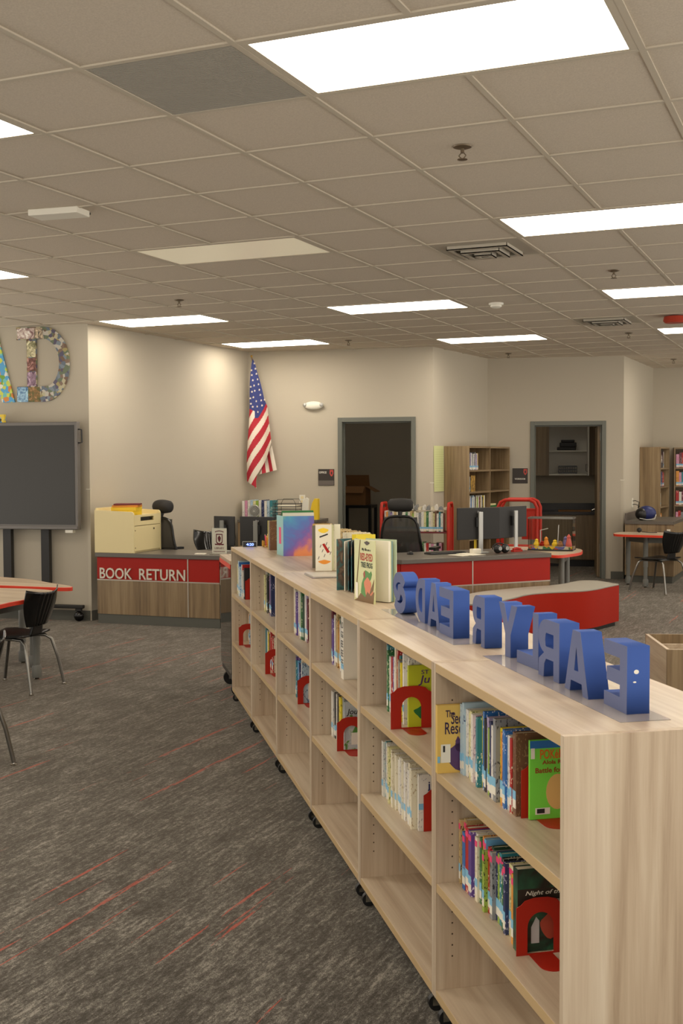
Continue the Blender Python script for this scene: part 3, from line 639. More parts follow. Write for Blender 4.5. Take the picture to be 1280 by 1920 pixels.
# ------------------------------------------------------------------ books and papers on the row top
Z = TOP+.0003
def panel(a, b, z0, z1, th=.0025, rootn=None, T=None):
    """vertical board between two (s,n) points in row-local metres"""
    pa, pb = Vector((-a[0], a[1])), Vector((-b[0], b[1])); d = (pb-pa).normalized(); q = Vector((-d.y, d.x))*th/2
    return [(pa+q).to_tuple(), (pb+q).to_tuple(), (pb-q).to_tuple(), (pa-q).to_tuple()]
def rowthing(name, label, cat, s, n, group=None, z=Z): return thing(name, label, cat, rp(s, n, z), ROW, group)
def rel(pts, s, n): return [(x+s, y-n) for x, y in pts]
def relT(a, b, s, n):
    """matrix: x along a->b on a vertical plane, y into it, z up, in row-root coordinates"""
    pa, pb = Vector((-a[0]+s, a[1]-n)), Vector((-b[0]+s, b[1]-n)); ang = math.atan2(pb.y-pa.y, pb.x-pa.x)
    return Matrix.Translation((pa.x, pa.y, 0)) @ Matrix.Rotation(ang, 4, 'Z'), (pb-pa).length
# frog book, cover swung open
s_, n_ = 2.33, .17
t = rowthing('picture_book', 'pale green red-eyed tree frog picture book standing open beside the letter S', 'book', s_, n_, 'picture books standing on the bookcase top')
HB = .252
A0, A1 = (2.405, .122), (2.226, .164); B1 = (2.262, .229); Cc = (2.418, .150); C1 = (2.285, .262)
Tc, Lc = relT(A0, A1, s_, n_)
cov = MB(Tc).box(0, Lc, 0, .0025, 0, HB).build('front_cover', plain('cover_pale_green', (206, 206, 150), .35), t)
text('My life as a', 'cover_text', text_black, cov, (.070, -.0002, .205), .075, .014, T=Tc, bold=.015)
text('RED-EYED', 'cover_text', plain('print_redbrown', (176, 74, 50), .5), cov, (.055, -.0002, .168), .108, .030, T=Tc, bold=.03)
text('TREE FROG', 'cover_text', plain('print_darkgreen', (52, 64, 46), .5), cov, (.060, -.0002, .140), .102, .022, T=Tc, bold=.03)
def pic(pts, m, nm='cover_picture', dz=.0, par=cov, TT_=None):
    return outline([pts], nm, m, par, .0006, (TT_ or Tc) @ Matrix.Translation((0, -.0004-dz, 0)) @ FRONT)
fg, fo, fr = plain('frog_green', (86, 140, 70), .5), plain('frog_orange', (214, 130, 96), .5), plain('leaf_brown', (120, 92, 56), .5)
pic([(.075, .01), (.06, .04), (.068, .075), (.085, .1), (.08, .115), (.1, .13), (.125, .125), (.135, .12), (.15, .13), (.158, .118), (.15, .1), (.13, .08), (.12, .05), (.1, .02)], fg)
pic(blob(.12, .07, .030, .030, wob=.12), fo, dz=.0004); pic(blob(.13, .045, .034, .02, wob=.15, seed=1), fo, dz=.0005)
pic(blob(.092, .112, .007, .014), plain('frog_red', (170, 60, 40), .4), 'frog_eye', .0006)
pic([(.0, .0), (.17, .0), (.178, .05), (.15, .03), (.12, .045), (.10, .02), (.06, .035), (.03, .01)], fr, 'twig', .0008)
pic([(.135, .03), (.17, .055), (.178, .1), (.165, .08), (.15, .06)], fr, 'twig', .0009)
pic([(.018, .06), (.024, .06), (.058, .25), (.053, .25)], fr, 'twig', .0007); pic(blob(.115, .24, .022, .007, wob=.2), plain('leaf_dark', (70, 60, 50), .5), 'leaf', .0007)
pic([(.014, .012), (.036, .012), (.036, .075), (.014, .075)], white_m, 'barcode_sticker', .001)
Tb, Lb = relT((2.400, .135), B1, s_, n_)
MB(Tb).box(0, Lb, 0, .012, .003, HB-.004).build('pages', paper_m, t)
MB(Tb).box(0, Lb-.004, .0125, .021, .003, HB-.006).build('pages', plain('page_yellow', (206, 206, 140), .7), t)
MB(Tb).box(0, Lb-.004, .0215, .030, .003, HB-.006).build('pages', plain('page_teal', (120, 150, 150), .7), t)
Tk, Lk = relT((2.410, .172), C1, s_, n_)
MB(Tk).box(0, Lk+.006, .0, .004, 0, HB).build('back_cover', plain('cover_sage', (190, 205, 170), .4), t)
# dark picture book standing open
s_, n_ = 2.75, .15
t = rowthing('picture_book', 'dark picture book standing open with fanned pages behind the frog book', 'book', s_, n_, 'picture books standing on the bookcase top')
for a_, b_, m_, nm, th in (((2.765, .128), (2.80, .205), jungle_m, 'front_cover', .003), ((2.80, .208), (2.665, .215), jungle_m, 'pages', .006), ((2.70, .150), (2.79, .2), paper_m, 'pages', .004), ((2.672, .160), (2.78, .203), jungle_m, 'pages', .004), ((2.645, .168), (2.77, .206), jungle_m, 'pages', .004), ((2.62, .180), (2.76, .209), jungle_m, 'pages', .004), ((2.60, .22), (2.80, .225), jungle_m, 'back_cover', .003)):
    Tq, Lq = relT(a_, b_, s_, n_) if nm != 'x' else None
    MB(Tq).box(0, Lq, 0, th, 0 if 'cover' in nm else .004, .226 if 'cover' in nm else .220).build(nm, m_, t)
# cream picture book standing
s_, n_ = 3.54, .22
t = rowthing('picture_book', 'white picture book standing on a clear tray, red and yellow drawing on cover', 'book', s_, n_, 'picture books standing on the bookcase top', z=Z+.0123)
Tq, Lq = relT((3.546, .188), (3.530, .268), s_, n_)
cv = MB(Tq).box(0, Lq, 0, .003, 0, .235).build('front_cover', plain('cover_cream', (226, 220, 200), .4), t)
pic(blob(.040, .205, .026, .012, wob=.1), yellow_m, par=cv, TT_=Tq); pic([(.020, .175), (.062, .19), (.064, .183), (.022, .168)], text_black, 'title', par=cv, TT_=Tq)
pic([(.034, .135), (.045, .14), (.074, .095), (.06, .09)], red_m, par=cv, TT_=Tq); pic(blob(.045, .045, .03, .01, wob=.15), orange_m, par=cv, TT_=Tq)
for q_ in range(7): pic([(.012+.01*q_, .06+.012*((q_*5) % 7)), (.018+.01*q_, .075+.012*((q_*5) % 7)), (.02+.01*q_, .072+.012*((q_*5) % 7)), (.014+.01*q_, .057+.012*((q_*5) % 7))], text_black, 'drawing', .0004, cv, Tq)
MB(Tq).box(Lq+.001, Lq+.012, .004, .10, .003, .230).build('pages', plain('page_green', (190, 190, 150), .7), t)
MB(Tq).box(Lq+.014, Lq+.045, .03, .034, 0, .235).build('back_cover', plain('cover_white', (226, 222, 200), .5), t)
MB(Tq).box(Lq-.004, Lq+.001, .0035, .09, 0, .235).build('pages', paper_m, t)
t = rowthing('acrylic_tray', 'stack of clear acrylic slabs under the white picture book', 'tray', 3.43, .12)
MB().box(-.07, .14, 0, .20, 0, .0055).build('slab', film_m, t); MB().box(-.065, .135, .005, .195, .0058, .0115).build('slab', plain('frosted', (206, 200, 188), .3), t)
t = rowthing('picture_book', 'thin upright book peeking out just left of the white picture book', 'book', 3.84, .23, 'picture books standing on the bookcase top')
MB().box(-.008, .008, 0, .10, 0, .225).build('cover', plain('cover_slate', (110, 106, 92), .5), t); MB().box(-.0155, -.0085, 0.005, .11, 0, .235).build('cover', plain('cover_golden', (196, 160, 90), .5), t)
# galaxy binder book
s_, n_ = 4.80, .198
t = rowthing('picture_book', 'large galaxy-patterned book standing with pale teal spine on the row top', 'book', s_, n_, 'picture books standing on the bookcase top')
T0, L0 = relT((4.802, .198), (4.634, .209), s_, n_); T9, L9 = relT((4.624, .212), (4.624, .392), s_, n_)
sp = MB(T0).box(0, L0, 0, .003, 0, .24).build('spine', plain('cover_paleteal', (150, 200, 200), .4), t)
Tg, Lg = relT((4.630, .209), (4.620, .395), s_, n_)
MB(Tg).box(0, Lg, 0, .003, 0, .24).build('back_cover', galaxy_m, t)
Tg2, Lg2 = relT((4.66, .215), (4.65, .39), s_, n_)
MB(Tg2).box(0, Lg2, .004, .012, .004, .235).build('pages', jungle_m, t)
MB(T0).cbox((.09, -.001, .12), (.05, .001, .10)).build('spine_picture', pink_m, t)
t = rowthing('ring_binder', 'green binder edge rising just behind the galaxy book', 'binder', 4.86, .24)
MB().box(-.02, .0, 0, .20, 0, .262).build('cover', green_m, t, bevel=.003); MB().box(.001, .03, .004, .196, 0, .25).build('pages', paper_m, t)
for q_, (c_, s9, lb) in enumerate((('yellow', 5.19, 'thin yellow book left of the galaxy book on the row top'), ('grey', 5.165, 'grey book left of the galaxy book on the row top'), ('brown', 5.13, 'thick brown patterned book just left of the galaxy book'))):
    book(rp(s9, .205, Z), ROW, [.02, .02, .04][q_], .185, .14, c_, lb, 'small books left of the galaxy book', sticker=False)
# paperbacks lying/standing behind the dark picture book
for q_ in range(7):
    cn = ['cream', 'tan', 'cream', 'tan', 'cream', 'cream', 'yellow'][q_]
    book(rp(3.96-.082*q_, .335+.006*q_, Z), ROW+.25, .045, .198+.004*(q_ % 2), .11, cn, '%s paperback, %s from the left in the row behind the open picture books' % (cn, ORD[q_]), 'paperbacks behind the open picture books', sticker=False)

# ------------------------------------------------------------------ rolling glossy cart beyond the row
t = thing('rolling_cart', 'rolling cart with glossy dark side and pale wood top beyond the bookcase row', 'cart', rp(6.13, 0.0), ROW)
MB().box(0, .60, 0, .45, .905, .93).build('top', wood_x, t, bevel=.002)
MB().box(.005, .595, .004, .008, .16, .904).build('side_panel', mirror_m, t)
MB().box(.005, .595, .440, .444, .16, .904).build('side_panel', mirror_m, t)
MB().box(.005, .02, .009, .439, .16, .904).build('end_panel', dwood_z, t); MB().box(.58, .595, .009, .439, .16, .904).build('end_panel', dwood_z, t)
MB().box(.0, .6, -.002, .0025, .875, .9045).build('edge_trim', rededge_m, t)
MB().box(.02, .58, .01, .438, .12, .1595).build('base', black_m, t)
for x in (.08, .52):
    for y in (.06, .39):
        c_ = MB().box(x-.02, x+.02, y-.02, y+.02, .09, .1195).box(x-.019, x-.015, y-.012, y+.012, .04, .09).box(x+.015, x+.019, y-.012, y+.012, .04, .09).build('caster', steel_m, t)
        MB().seg((x-.014, y, .05), (x+.014, y, .05), .05, n=20).build('wheel', black_m, c_, smooth=True)
tag(place(MB().box(0, .2, 0, .14, 0, .003).box(.03, .25, .1, .25, .0031, .005).build('paper_sheets', paper_m), rp(6.05, .06, .9303), ROW+.1), 'loose white papers on the rolling cart top', 'paper')
# ------------------------------------------------------------------ circulation desk
DH = .70
FP = [(-6.78, 9.56), (-5.44, 9.65), (-3.65, 9.83), (-2.57, 11.06)]
BP = [(-3.134, 11.555), (-4.12, 10.43), (-5.42, 10.26), (-6.84, 10.16)]
t = thing('circulation_desk', 'long angled grey-topped desk with red panels, BOOK RETURN lettering and wood below', 'desk', (-4.6, 10.1, 0))
WT = Matrix.Translation((4.6, -10.1, 0))
MB(WT).prism(FP+BP, DH-.04, DH).build('countertop', counter_m, t, bevel=.003)
def seg_T(a, b):
    (x, y, _), ang = frame_T(a, b); return WT @ Matrix.Translation((x, y, 0)) @ Matrix.Rotation(ang, 4, 'Z'), (Vector(b)-Vector(a)).length
for idx, (a, b) in enumerate(((FP[0], FP[1]), (FP[1], FP[2]), (FP[2], FP[3]))):
    T_, L = seg_T(a, b); seam = [1.01, .9, .76][idx]; o0, o1 = (.002, L-.002) if idx != 1 else (.02, L-.02)
    if idx == 0: o0 = 0.01
    for q0, q1 in ((o0, seam-.006), (seam+.006, o1)):
        MB(T_).box(q0, q1, .020, .036, .440, DH-.0405).build('red_panel', red_m, t)
        MB(T_).box(q0, q1, .020, .036, .095, .428).build('wood_panel', dwood_z, t)
    MB(T_).box(o0, o1, .016, .0365, .4285, .4395).build('trim_strip', alu_m, t)
    MB(T_).box(seam-.0055, seam+.0055, .016, .0365, .095, .428).box(seam-.0055, seam+.0055, .016, .0365, .440, DH-.0405).build('trim_strip', alu_m, t)
    MB(T_).box(o0, o1, .030, .046, 0, .0945).build('toe_kick', base_m, t)
    MB(T_).box(o0+.03, o1-.03, .037, .055, .0946, DH-.0405).build('inner_panel', greymetal_m, t)
T_, L = seg_T(FP[3], BP[0]); MB(T_).box(.04, L-.02, .02, .036, 0, DH-.0405).build('end_panel', dwood_z, t)
T_, L = seg_T(FP[0], FP[1])
text('BOOK', 'lettering', letter_m, t, (.045, .0195, .446), .36, .108, T=T_, depth=.012, bold=.012)
text('RETURN', 'lettering', letter_m, t, (.485, .0195, .446), .50, .108, T=T_, depth=.012, bold=.012)
DZ = DH+.0004
# book drop cabinet
t = thing('book_drop_box', 'cream wooden book drop box on the left end of the desk', 'book drop box', (-6.80, 9.585, DZ), .07)
W, D_, H = .57, .50, .37
def bd(n_, *a): return MB().box(*a).build(n_, cream_m, t, bevel=.003)
side = [(0, 0), (D_, 0), (D_, H+.06), (D_-.05, H+.10), (.10, H+.09), (.04, H+.075), (0, H+.03)]
# the box is turned so its door faces right of the camera: left face shows its side panel
sideL = [(0, 0), (.44, 0), (.44, .375), (.435, .392), (.42, .405), (.04, .42), (0, .42)]
MB().prismy(sideL, 0, .018).build('side_panel', cream_m, t, bevel=.002)
MB().prismy(sideL, .54, .558).build('side_panel', cream_m, t, bevel=.002)
MB().box(0, .016, .0185, .5395, 0, .44).build('back_panel', cream_m, t, bevel=.002)
MB().box(.0165, .40, .0185, .5395, .35, .366).build('top_panel', cream_m, t)
MB().box(.0165, .42, .0185, .5395, 0, .016).build('bottom_panel', cream_m, t)
MB().box(.424, .438, .0185, .5395, .017, .262).build('door', cream_m, t, bevel=.002)
mb = MB().box(.424, .438, .0185, .5395, .268, .310).box(.424, .438, .0185, .14, .3102, .372).box(.424, .438, .41, .5395, .3102, .372).box(.424, .438, .14, .41, .350, .372); mb.build('drop_slot', cream_m, t)
MB().box(.40, .404, .14, .41, .3105, .3495).build('slot_recess', char_m, t)
MB().seg((.438, .40, .225), (.446, .40, .225), .010).build('lock', chrome_m, t)
for zz in (.05, .22): MB().seg((.438, .03, zz), (.441, .03, zz), .006).build('screw', chrome_m, t)
fz = DZ+.3665
for q_, (m_, nm, lb) in enumerate(((yellow_m, 'yellow', 'thick yellow envelope on the cream book drop box, bottom of the stack'), (yellow_m, 'yellow', 'second yellow envelope from the bottom on the cream book drop box'), (orange_m, 'orange', 'orange folder above the yellow envelopes on the book drop box'), (maroon_m, 'maroon', 'dark red folder on top of the stack on the book drop box'))):
    h_ = [.045, .035, .02, .014][q_]
    fo_ = MB().box(-.13, .13, -.09, .09, 0, h_).build('folder', m_, None, bevel=.002); tag(fo_, lb, 'folder', 'folders stacked on the book drop box'); place(fo_, (-6.56+.008*q_, 9.78, fz), .1+.12*q_); fz += h_+.0004
# library sign
t = thing('sign_holder', 'clear acrylic sign holder with a maroon crest and LIBRARY on the desk', 'sign', (-5.50, 9.78, DZ), .05)
MB().box(-.085, .085, -.045, .045, 0, .004).build('foot', acrylic_m, t)
pc = MB().box(-.078, .078, -.001, .001, .010, .255).build('paper', paper_m, t); MB().box(-.082, .082, -.0045, -.0022, .0045, .272).build('front_sheet', acrylic_m, t)
text('LIBRARY', 'lettering', maroon_m, pc, (-.050, -.0012, .052), .10, .020, bold=.01); mb = MB()
for q_ in range(9): mb.box(-.060+.0135*q_, -.060+.0135*q_+.010, -.0014, -.0011, .026, .034)
mb.build('lettering', maroon_m, pc)
mb = MB()
for q_ in range(8): mb.box(-.044+.0115*q_, -.044+.0115*q_+.0085, -.0014, -.0011, .212+.010*math.sin(PI*(q_+.5)/8), .224+.010*math.sin(PI*(q_+.5)/8))
mb.build('lettering', maroon_m, pc)
outline([[(-.035, .2), (.035, .2), (.035, .12), (.02, .10), (0, .088), (-.02, .10), (-.035, .12)], [(-.026, .19), (.026, .19), (.026, .125), (.012, .112), (-.012, .112), (-.026, .125)]], 'crest', maroon_m, pc, .0006, Matrix.Translation((0, -.0014, 0)) @ FRONT)
outline([blob(0, .153, .016, .028, wob=.15)], 'crest', maroon_m, pc, .0006, Matrix.Translation((0, -.0014, 0)) @ FRONT)
outline([[(-.05, .105), (.05, .105), (.045, .092), (-.045, .092)]], 'crest_ribbon', maroon_m, pc, .0006, Matrix.Translation((0, -.0016, 0)) @ FRONT)
tag(place(MB().cbox((0, 0, .006), (.10, .07, .012)).build('note_pad', paper_m, None, bevel=.002), (-5.68, 9.73, DZ), .2), 'small white note pad on the desk left of the library sign', 'note pad')
# monitors
def monitor(loc, rz, label, w_=.36, h_=.26, base=.06, logo=False, tilt=0, post=(greymetal_m)):
    """back faces local -y"""
    t = thing('monitor', label, 'monitor', loc, rz, 'computer monitors on the desks')
    MB().box(-w_/2, w_/2, 0, .02, base, base+h_).build('back_shell', char_m, t, bevel=.004)
    MB().box(-w_/2+.01, w_/2-.01, .0205, .022, base+.012, base+h_-.012).build('screen', blackgloss_m, t)
    MB().box(-.06, .06, -.10, .06, 0, .008).build('base', silver_m, t, bevel=.002)
    MB().box(-.022, .022, -.045, -.028, .0082, base+h_-.04).build('post', post, t, bevel=.003)
    MB().box(-.04, .04, -.027, -.0005, base+h_*.4, base+h_*.7).build('mount', black_m, t)
    if logo: text('hp', 'logo', silver_m, t, (-.018, -.0003, base+h_-.06), .036, .030, bold=.0, shear=.3)
    return t
monitor((-5.66, 10.16, DZ), -.12, 'narrow dark monitor back at the left desk beside the library sign', .25, .29, .06)
monitor((-5.30, 10.18, DZ), .02, 'wider dark monitor back with white logo behind the pencil basket', .38, .29, .06, True)
P3, Q3 = Vector((-3.65, 9.83)), Vector((-2.57, 11.06)); AR = math.atan2(1.23, 1.08)
def dr(s, off, z=DZ):
    u = Vector((math.cos(AR), math.sin(AR))); n_ = Vector((-u.y, u.x)); p = P3+u*s+n_*off; return (p.x, p.y, z)
monitor(dr(1.08, .42), AR-.05, 'dark monitor back with logo on the right desk, left of the pair', .47, .31, .125, True, post=silver_m)
monitor(dr(1.53, .50), AR+.28, 'dark monitor back on the right desk nearest the aquarium', .42, .31, .125, False, post=silver_m)
# clock, basket, pencils
t = thing('digital_clock', 'small digital clock with blue digits beside the pencil basket', 'clock', rp(5.42, .20, Z), ROW-.2)
z_ = 0
MB().box(-.001, .09, 0, .04, 0, .036).build('case', black_m, t, bevel=.003); text('4:20', 'digits', digit_m, t, (.022, -.0004, .009), .050, .018, bold=.02)
MB().box(-.003, .093, -.003, -.0012, .0365, .039).box(-.003, .093, -.003, -.0012, 0, .002).box(-.003, -.001, -.003, -.0012, .0021, .0364).box(.0905, .093, -.003, -.0012, .0021, .0364).build('front_rim', silver_m, t)
t.location = rp(5.43, .075, Z); t.rotation_euler = (0, 0, .30)
t = thing('pencil_basket', 'small golden wire basket behind the digital clock', 'basket', rp(5.43, .245, Z), ROW)
mb = MB()
for z9 in (.002, .014, .026, .038): mb.tube([(x, y, z9) for x, y in [(-.05, -.035), (.05, -.035), (.05, .035), (-.05, .035), (-.05, -.035)]], .0014, 5)
for q_ in range(9): mb.seg((-.05+.0125*q_, -.035, .002), (-.05+.0125*q_, -.035, .038), .0012, n=5); mb.seg((-.05+.0125*q_, .035, .002), (-.05+.0125*q_, .035, .038), .0012, n=5)
mb.box(-.05, .05, -.035, .035, 0, .002); mb.build('wire_body', plain('gold_wire', (206, 160, 60), .35, .8), t)
for q_ in range(10):
    a9 = [-.5, -.25, -.1, .1, .0, .2, .35, .1, .55, .6][q_]; x9 = -.04+.009*q_; L9 = [.075, .06, .07, .055, .08, .06, .07, .06, .095, .085][q_]
    pcl = MB().seg((0, 0, .003), (math.sin(a9)*L9, .0, .003+math.cos(a9)*L9), .0035, n=6).build('pencil', orange_m if q_ % 4 else pink_m); 
    pcl.location = rp(5.43-x9, .235+.004*(q_ % 5), Z+.0022); pcl.rotation_euler = (0, 0, ROW)
    tag(pcl, '%s pencil, %s from the left in the golden wire basket' % (('pink', 'yellow')[bool(q_ % 4)], ORD[q_]), 'pencil', 'pencils in the wire basket')
    MB().seg((math.sin(a9)*L9, 0, .003+math.cos(a9)*L9), (math.sin(a9)*(L9+.008), 0, .003+math.cos(a9)*(L9+.008)), .0034, .0006, n=6).build('tip', cream_m, pcl)
t = thing('scissors', 'black-handled scissors standing beside the digital clock', 'scissors', rp(5.475, .25, Z), ROW)
MB().seg((-.006, 0, .0), (.012, 0, .06), .003).seg((.006, 0, 0), (-.010, 0, .06), .003).build('blades', steel_m, t)
for sx in (-1, 1): MB().tube([(sx*.014+.011*math.cos(a), 0, .072+.013*math.sin(a)) for a in [2*PI*i/12 for i in range(13)]], .0025, 6).build('handle', black_m, t)
# things on the right desk
t = thing('headphones', 'black round over-ear headphones resting on the right desk', 'headphones', dr(1.20, .20), AR)
MB().ball((-.045, 0, .045), .045, .035, .0445).build('ear_cup', black_m, t, smooth=True); MB().ball((.045, .01, .045), .045, .035, .0445).build('ear_cup', black_m, t, smooth=True)
for sx in (-1, 1): MB().seg((sx*.04, -.034, .05), (sx*.04, -.038, .05), .020, n=16).build('ear_badge', steel_m, t)
MB().tube([(.085*math.cos(a), .03+.06*math.sin(a)*.4, .04+.055*math.sin(a)) for a in [PI*i/14 for i in range(15)]], .006, 8).build('headband', black_m, t)
t = thing('keyboard', 'black keyboard on the right desk behind the papers', 'keyboard', dr(.70, .42), AR)
MB().box(-.2, .2, -.06, .06, 0, .014).build('case', black_m, t, bevel=.003)
mb = MB()
for r_ in range(4):
    for c_ in range(14): mb.box(-.19+.0272*c_, -.19+.0272*c_+.023, -.05+.025*r_, -.05+.025*r_+.021, .0142, .019)
mb.build('keys', char_m, t)
t = thing('computer_mouse', 'black computer mouse near the left end of the right desk', 'computer mouse', dr(.36, .50), AR)
MB().ball((0, 0, .0), .055, .032, .03).build('x', black_m) if False else None
MB().lathe([(.001, 0), (.03, .0), (.032, .01), (.024, .024), (.002, .03)], n=20).build('body', black_m, t, smooth=True); MB().seg((0, -.02, .028), (0, -.012, .031), .003).build('wheel', steel_m, t)
tag(place(MB().box(-.14, .10, -.10, .10, 0, .003).box(-.05, .12, -.14, .04, .0031, .006).box(-.02, .1, .0, .12, .0061, .008).build('paper_sheets', paper_m), dr(.80, .20), AR+.2), 'spread of white papers on the right desk before the keyboard', 'paper')
tag(place(MB().box(-.05, .05, -.03, .03, 0, .05).build('tissue_pack', paper_m, None, bevel=.008), dr(.94, .26), AR), 'small white pack on the right desk left of the headphones', 'tissue pack')
tag(place(MB().box(-.012, .012, -.004, .004, 0, .13).build('notepad', yellow_m), dr(1.12, .55), AR), 'yellow pad standing behind the monitor post on the right desk', 'note pad')
tag(place(MB().box(-.06, .06, -.02, .02, 0, .02).tube([(-.05, 0, .025), (0, 0, .035), (.05, 0, .025)], .012).build('stapler', redmetal_m), dr(1.44, .30), AR+.2), 'red stapler on the right desk right of the headphones', 'stapler')
# office chairs
def office_chair(loc, rz, label, mat=mesh_m):
    t = thing('office_chair', label, 'office chair', loc, rz, 'black office chairs with headrests')
    mb = MB()
    for q_ in range(5):
        a = 2*PI*q_/5+.3; mb.seg((0, 0, .09), (.26*math.cos(a), .26*math.sin(a), .07), .022, .014); 
    mb.build('star_base', black_m, t)
    for q_ in range(5):
        a = 2*PI*q_/5+.3; MB().seg((.26*math.cos(a)-.02*math.sin(a), .26*math.sin(a)+.02*math.cos(a), .028), (.26*math.cos(a)+.02*math.sin(a), .26*math.sin(a)-.02*math.cos(a), .028), .028).build('caster', black_m, t)
    MB().seg((0, 0, .09), (0, 0, .42), .025).build('gas_lift', chrome_m, t)
    MB().box(-.24, .24, -.24, .24, .42, .48).build('seat', pad_m, t, bevel=.02)
    def bk(u, v):   # back: narrow at top; back side faces -y
        ww = .235-.05*v-.02*(2*v-1)**2*0; x = (u*2-1)*ww; z = .52+.50*v; y = -.20-.10*v+.05*math.sin(PI*v)*-1+.06*(1-(2*u-1)**2)*-.6
        return (x, y, z)
    # rounded frame
    def edge(p): 
        u = [(math.cos(a), math.sin(a)) for a in [p]][0]; cu, su = u; f = (abs(cu)**4+abs(su)**4)**-.25
        return bk(.5+.5*cu*f*.999, .5+.5*su*f*.999)
    MB().tube([edge(2*PI*i/40) for i in range(41)], .014, 8).build('back_frame', black_m, t, smooth=True)
    mb = MB()
    mb.grid(lambda u, v: bk(.02+.96*u, .02+.96*v), 12, 12)
    mb.build('back_mesh', mat, t, solid=.004, smooth=True)
    MB().box(-.05, .05, -.262, -.235, .44, .70).build('back_stem', black_m, t, bevel=.005)
    MB().tube([(0, -.31, .97), (0, -.325, 1.03), (0, -.305, 1.10)], .024, 8, rs=[.018, .022, .03]).build('neck', black_m, t, smooth=True)
    MB().tube([(-.13, -.29, 1.135), (-.11, -.293, 1.135), (-.05, -.303, 1.135), (0, -.306, 1.135), (.05, -.303, 1.135), (.11, -.293, 1.135), (.13, -.29, 1.135)], .06, 18, rs=[.035, .062, .070, .072, .070, .062, .035]).build('headrest', pad_m, t, smooth='all')
    for sx in (-1, 1): MB().tube([(sx*.25, -.05, .44), (sx*.29, -.04, .5), (sx*.29, 0, .66)], .016).box(sx*.29-.035, sx*.29+.035, -.12, .12, .66, .685).build('armrest', black_m, t)
    return t
oc = office_chair((-4.24, 11.62, 0), .08, 'black mesh office chair with headrest behind the right desk')
dup(oc, (-6.30, 10.53, 0), -.45, 'grey-black office chair with headrest behind the cream book drop box')
# school chairs
def school_chair(loc, rz, label, k_=1.0, glide=chrome_m):
    """faces +x; back on the -x side"""
    t = thing('school_chair', label, 'chair', loc, rz, 'black plastic school chairs with chrome legs')
    sh = .385
    def seat(u, v):
        x = -.17+.36*u; w_ = .185+.015*math.sin(PI*u); y = (2*v-1)*w_
        z = sh+.012*(2*v-1)**2-.012*math.exp(-((u-.45)/.3)**2)-.03*max(0, u-.8)*5*.2
        return (x, y, z)
    MB().grid(seat, 16, 14).build('seat', black_m, t, solid=.012, smooth=True)
    def back(u, v):   # v up
        w_ = .135+.075*math.sin(min(1, v/.7)*PI/2)-.02*max(0, v-.7); y = (2*u-1)*w_
        x = -.205-.085*v+.065*(2*u-1)**2*(.4+.6*v); z = sh+.07+.235*v+.03*v*(2*u-1)**2-.03*(1-v)*(1-(2*u-1)**2)*0
        rib = .0035*math.cos((2*u-1)*PI*9) if abs(2*u-1) < .45 else 0
        return (x+rib, y, z)
    MB().grid(back, 48, 12).build('backrest', blackgloss_m, t, solid=.008, smooth=True)
    MB().grid(lambda u, v: (-.165-.022*v, (2*u-1)*(.075-.02*v), sh-.004+.10*v), 8, 6).build('back_stem', black_m, t, solid=.016, smooth=True)
    for sy in (-1, 1):
        fr_ = [(.13, sy*.12, sh-.022), (.14, sy*.15, sh-.028), (.155, sy*.168, sh-.055), (.20, sy*.205, .18), (.235, sy*.225, .014)]
        rr_ = [(-.06, sy*.12, sh-.022), (-.15, sy*.15, sh-.022), (-.19, sy*.17, sh-.05), (-.225, sy*.195, .2), (-.26, sy*.215, .014)]
        for P_ in (fr_, rr_):
            l_ = MB().tube(P_, .0115, 10).build('leg', steel_m, t, smooth=True)
            MB().lathe([(.006, .016), (.008, .008), (.018, .006), (.018, 0)], (P_[-1][0], P_[-1][1], 0), 14).build('glide', glide, l_)
    MB().tube([(.13, -.12, sh-.022), (.13, .12, sh-.022)], .0115).tube([(-.06, -.12, sh-.022), (-.06, .12, sh-.022)], .0115).tube([(.13, -.12, sh-.022), (-.06, -.12, sh-.022)], .0115).tube([(.13, .12, sh-.022), (-.06, .12, sh-.022)], .0115).build('seat_frame', steel_m, t)
    return t
ch0 = school_chair((-5.37, 6.60, 0), PI+.11, 'black ribbed plastic school chair drawn up to the red-edged table at left')
dup(ch0, (-4.20, 4.62, 0), PI+.25, 'school chair of which only one leg shows at the left edge of the photo')
dup(ch0, (-6.28, 6.55, 0), .15, 'school chair on the far side of the red-edged table at left')
rc = dup(ch0, (-2.03, 14.34, 0), PI-.5, 'black school chair at the red-edged table by the far right wall')
rc.scale = (1.06,)*3
gc = dup(ch0, (-6.40, 11.35, 0), -.9, 'dark chair back just above the desk, between office chair and sign')
gc.scale = (1.15,)*3
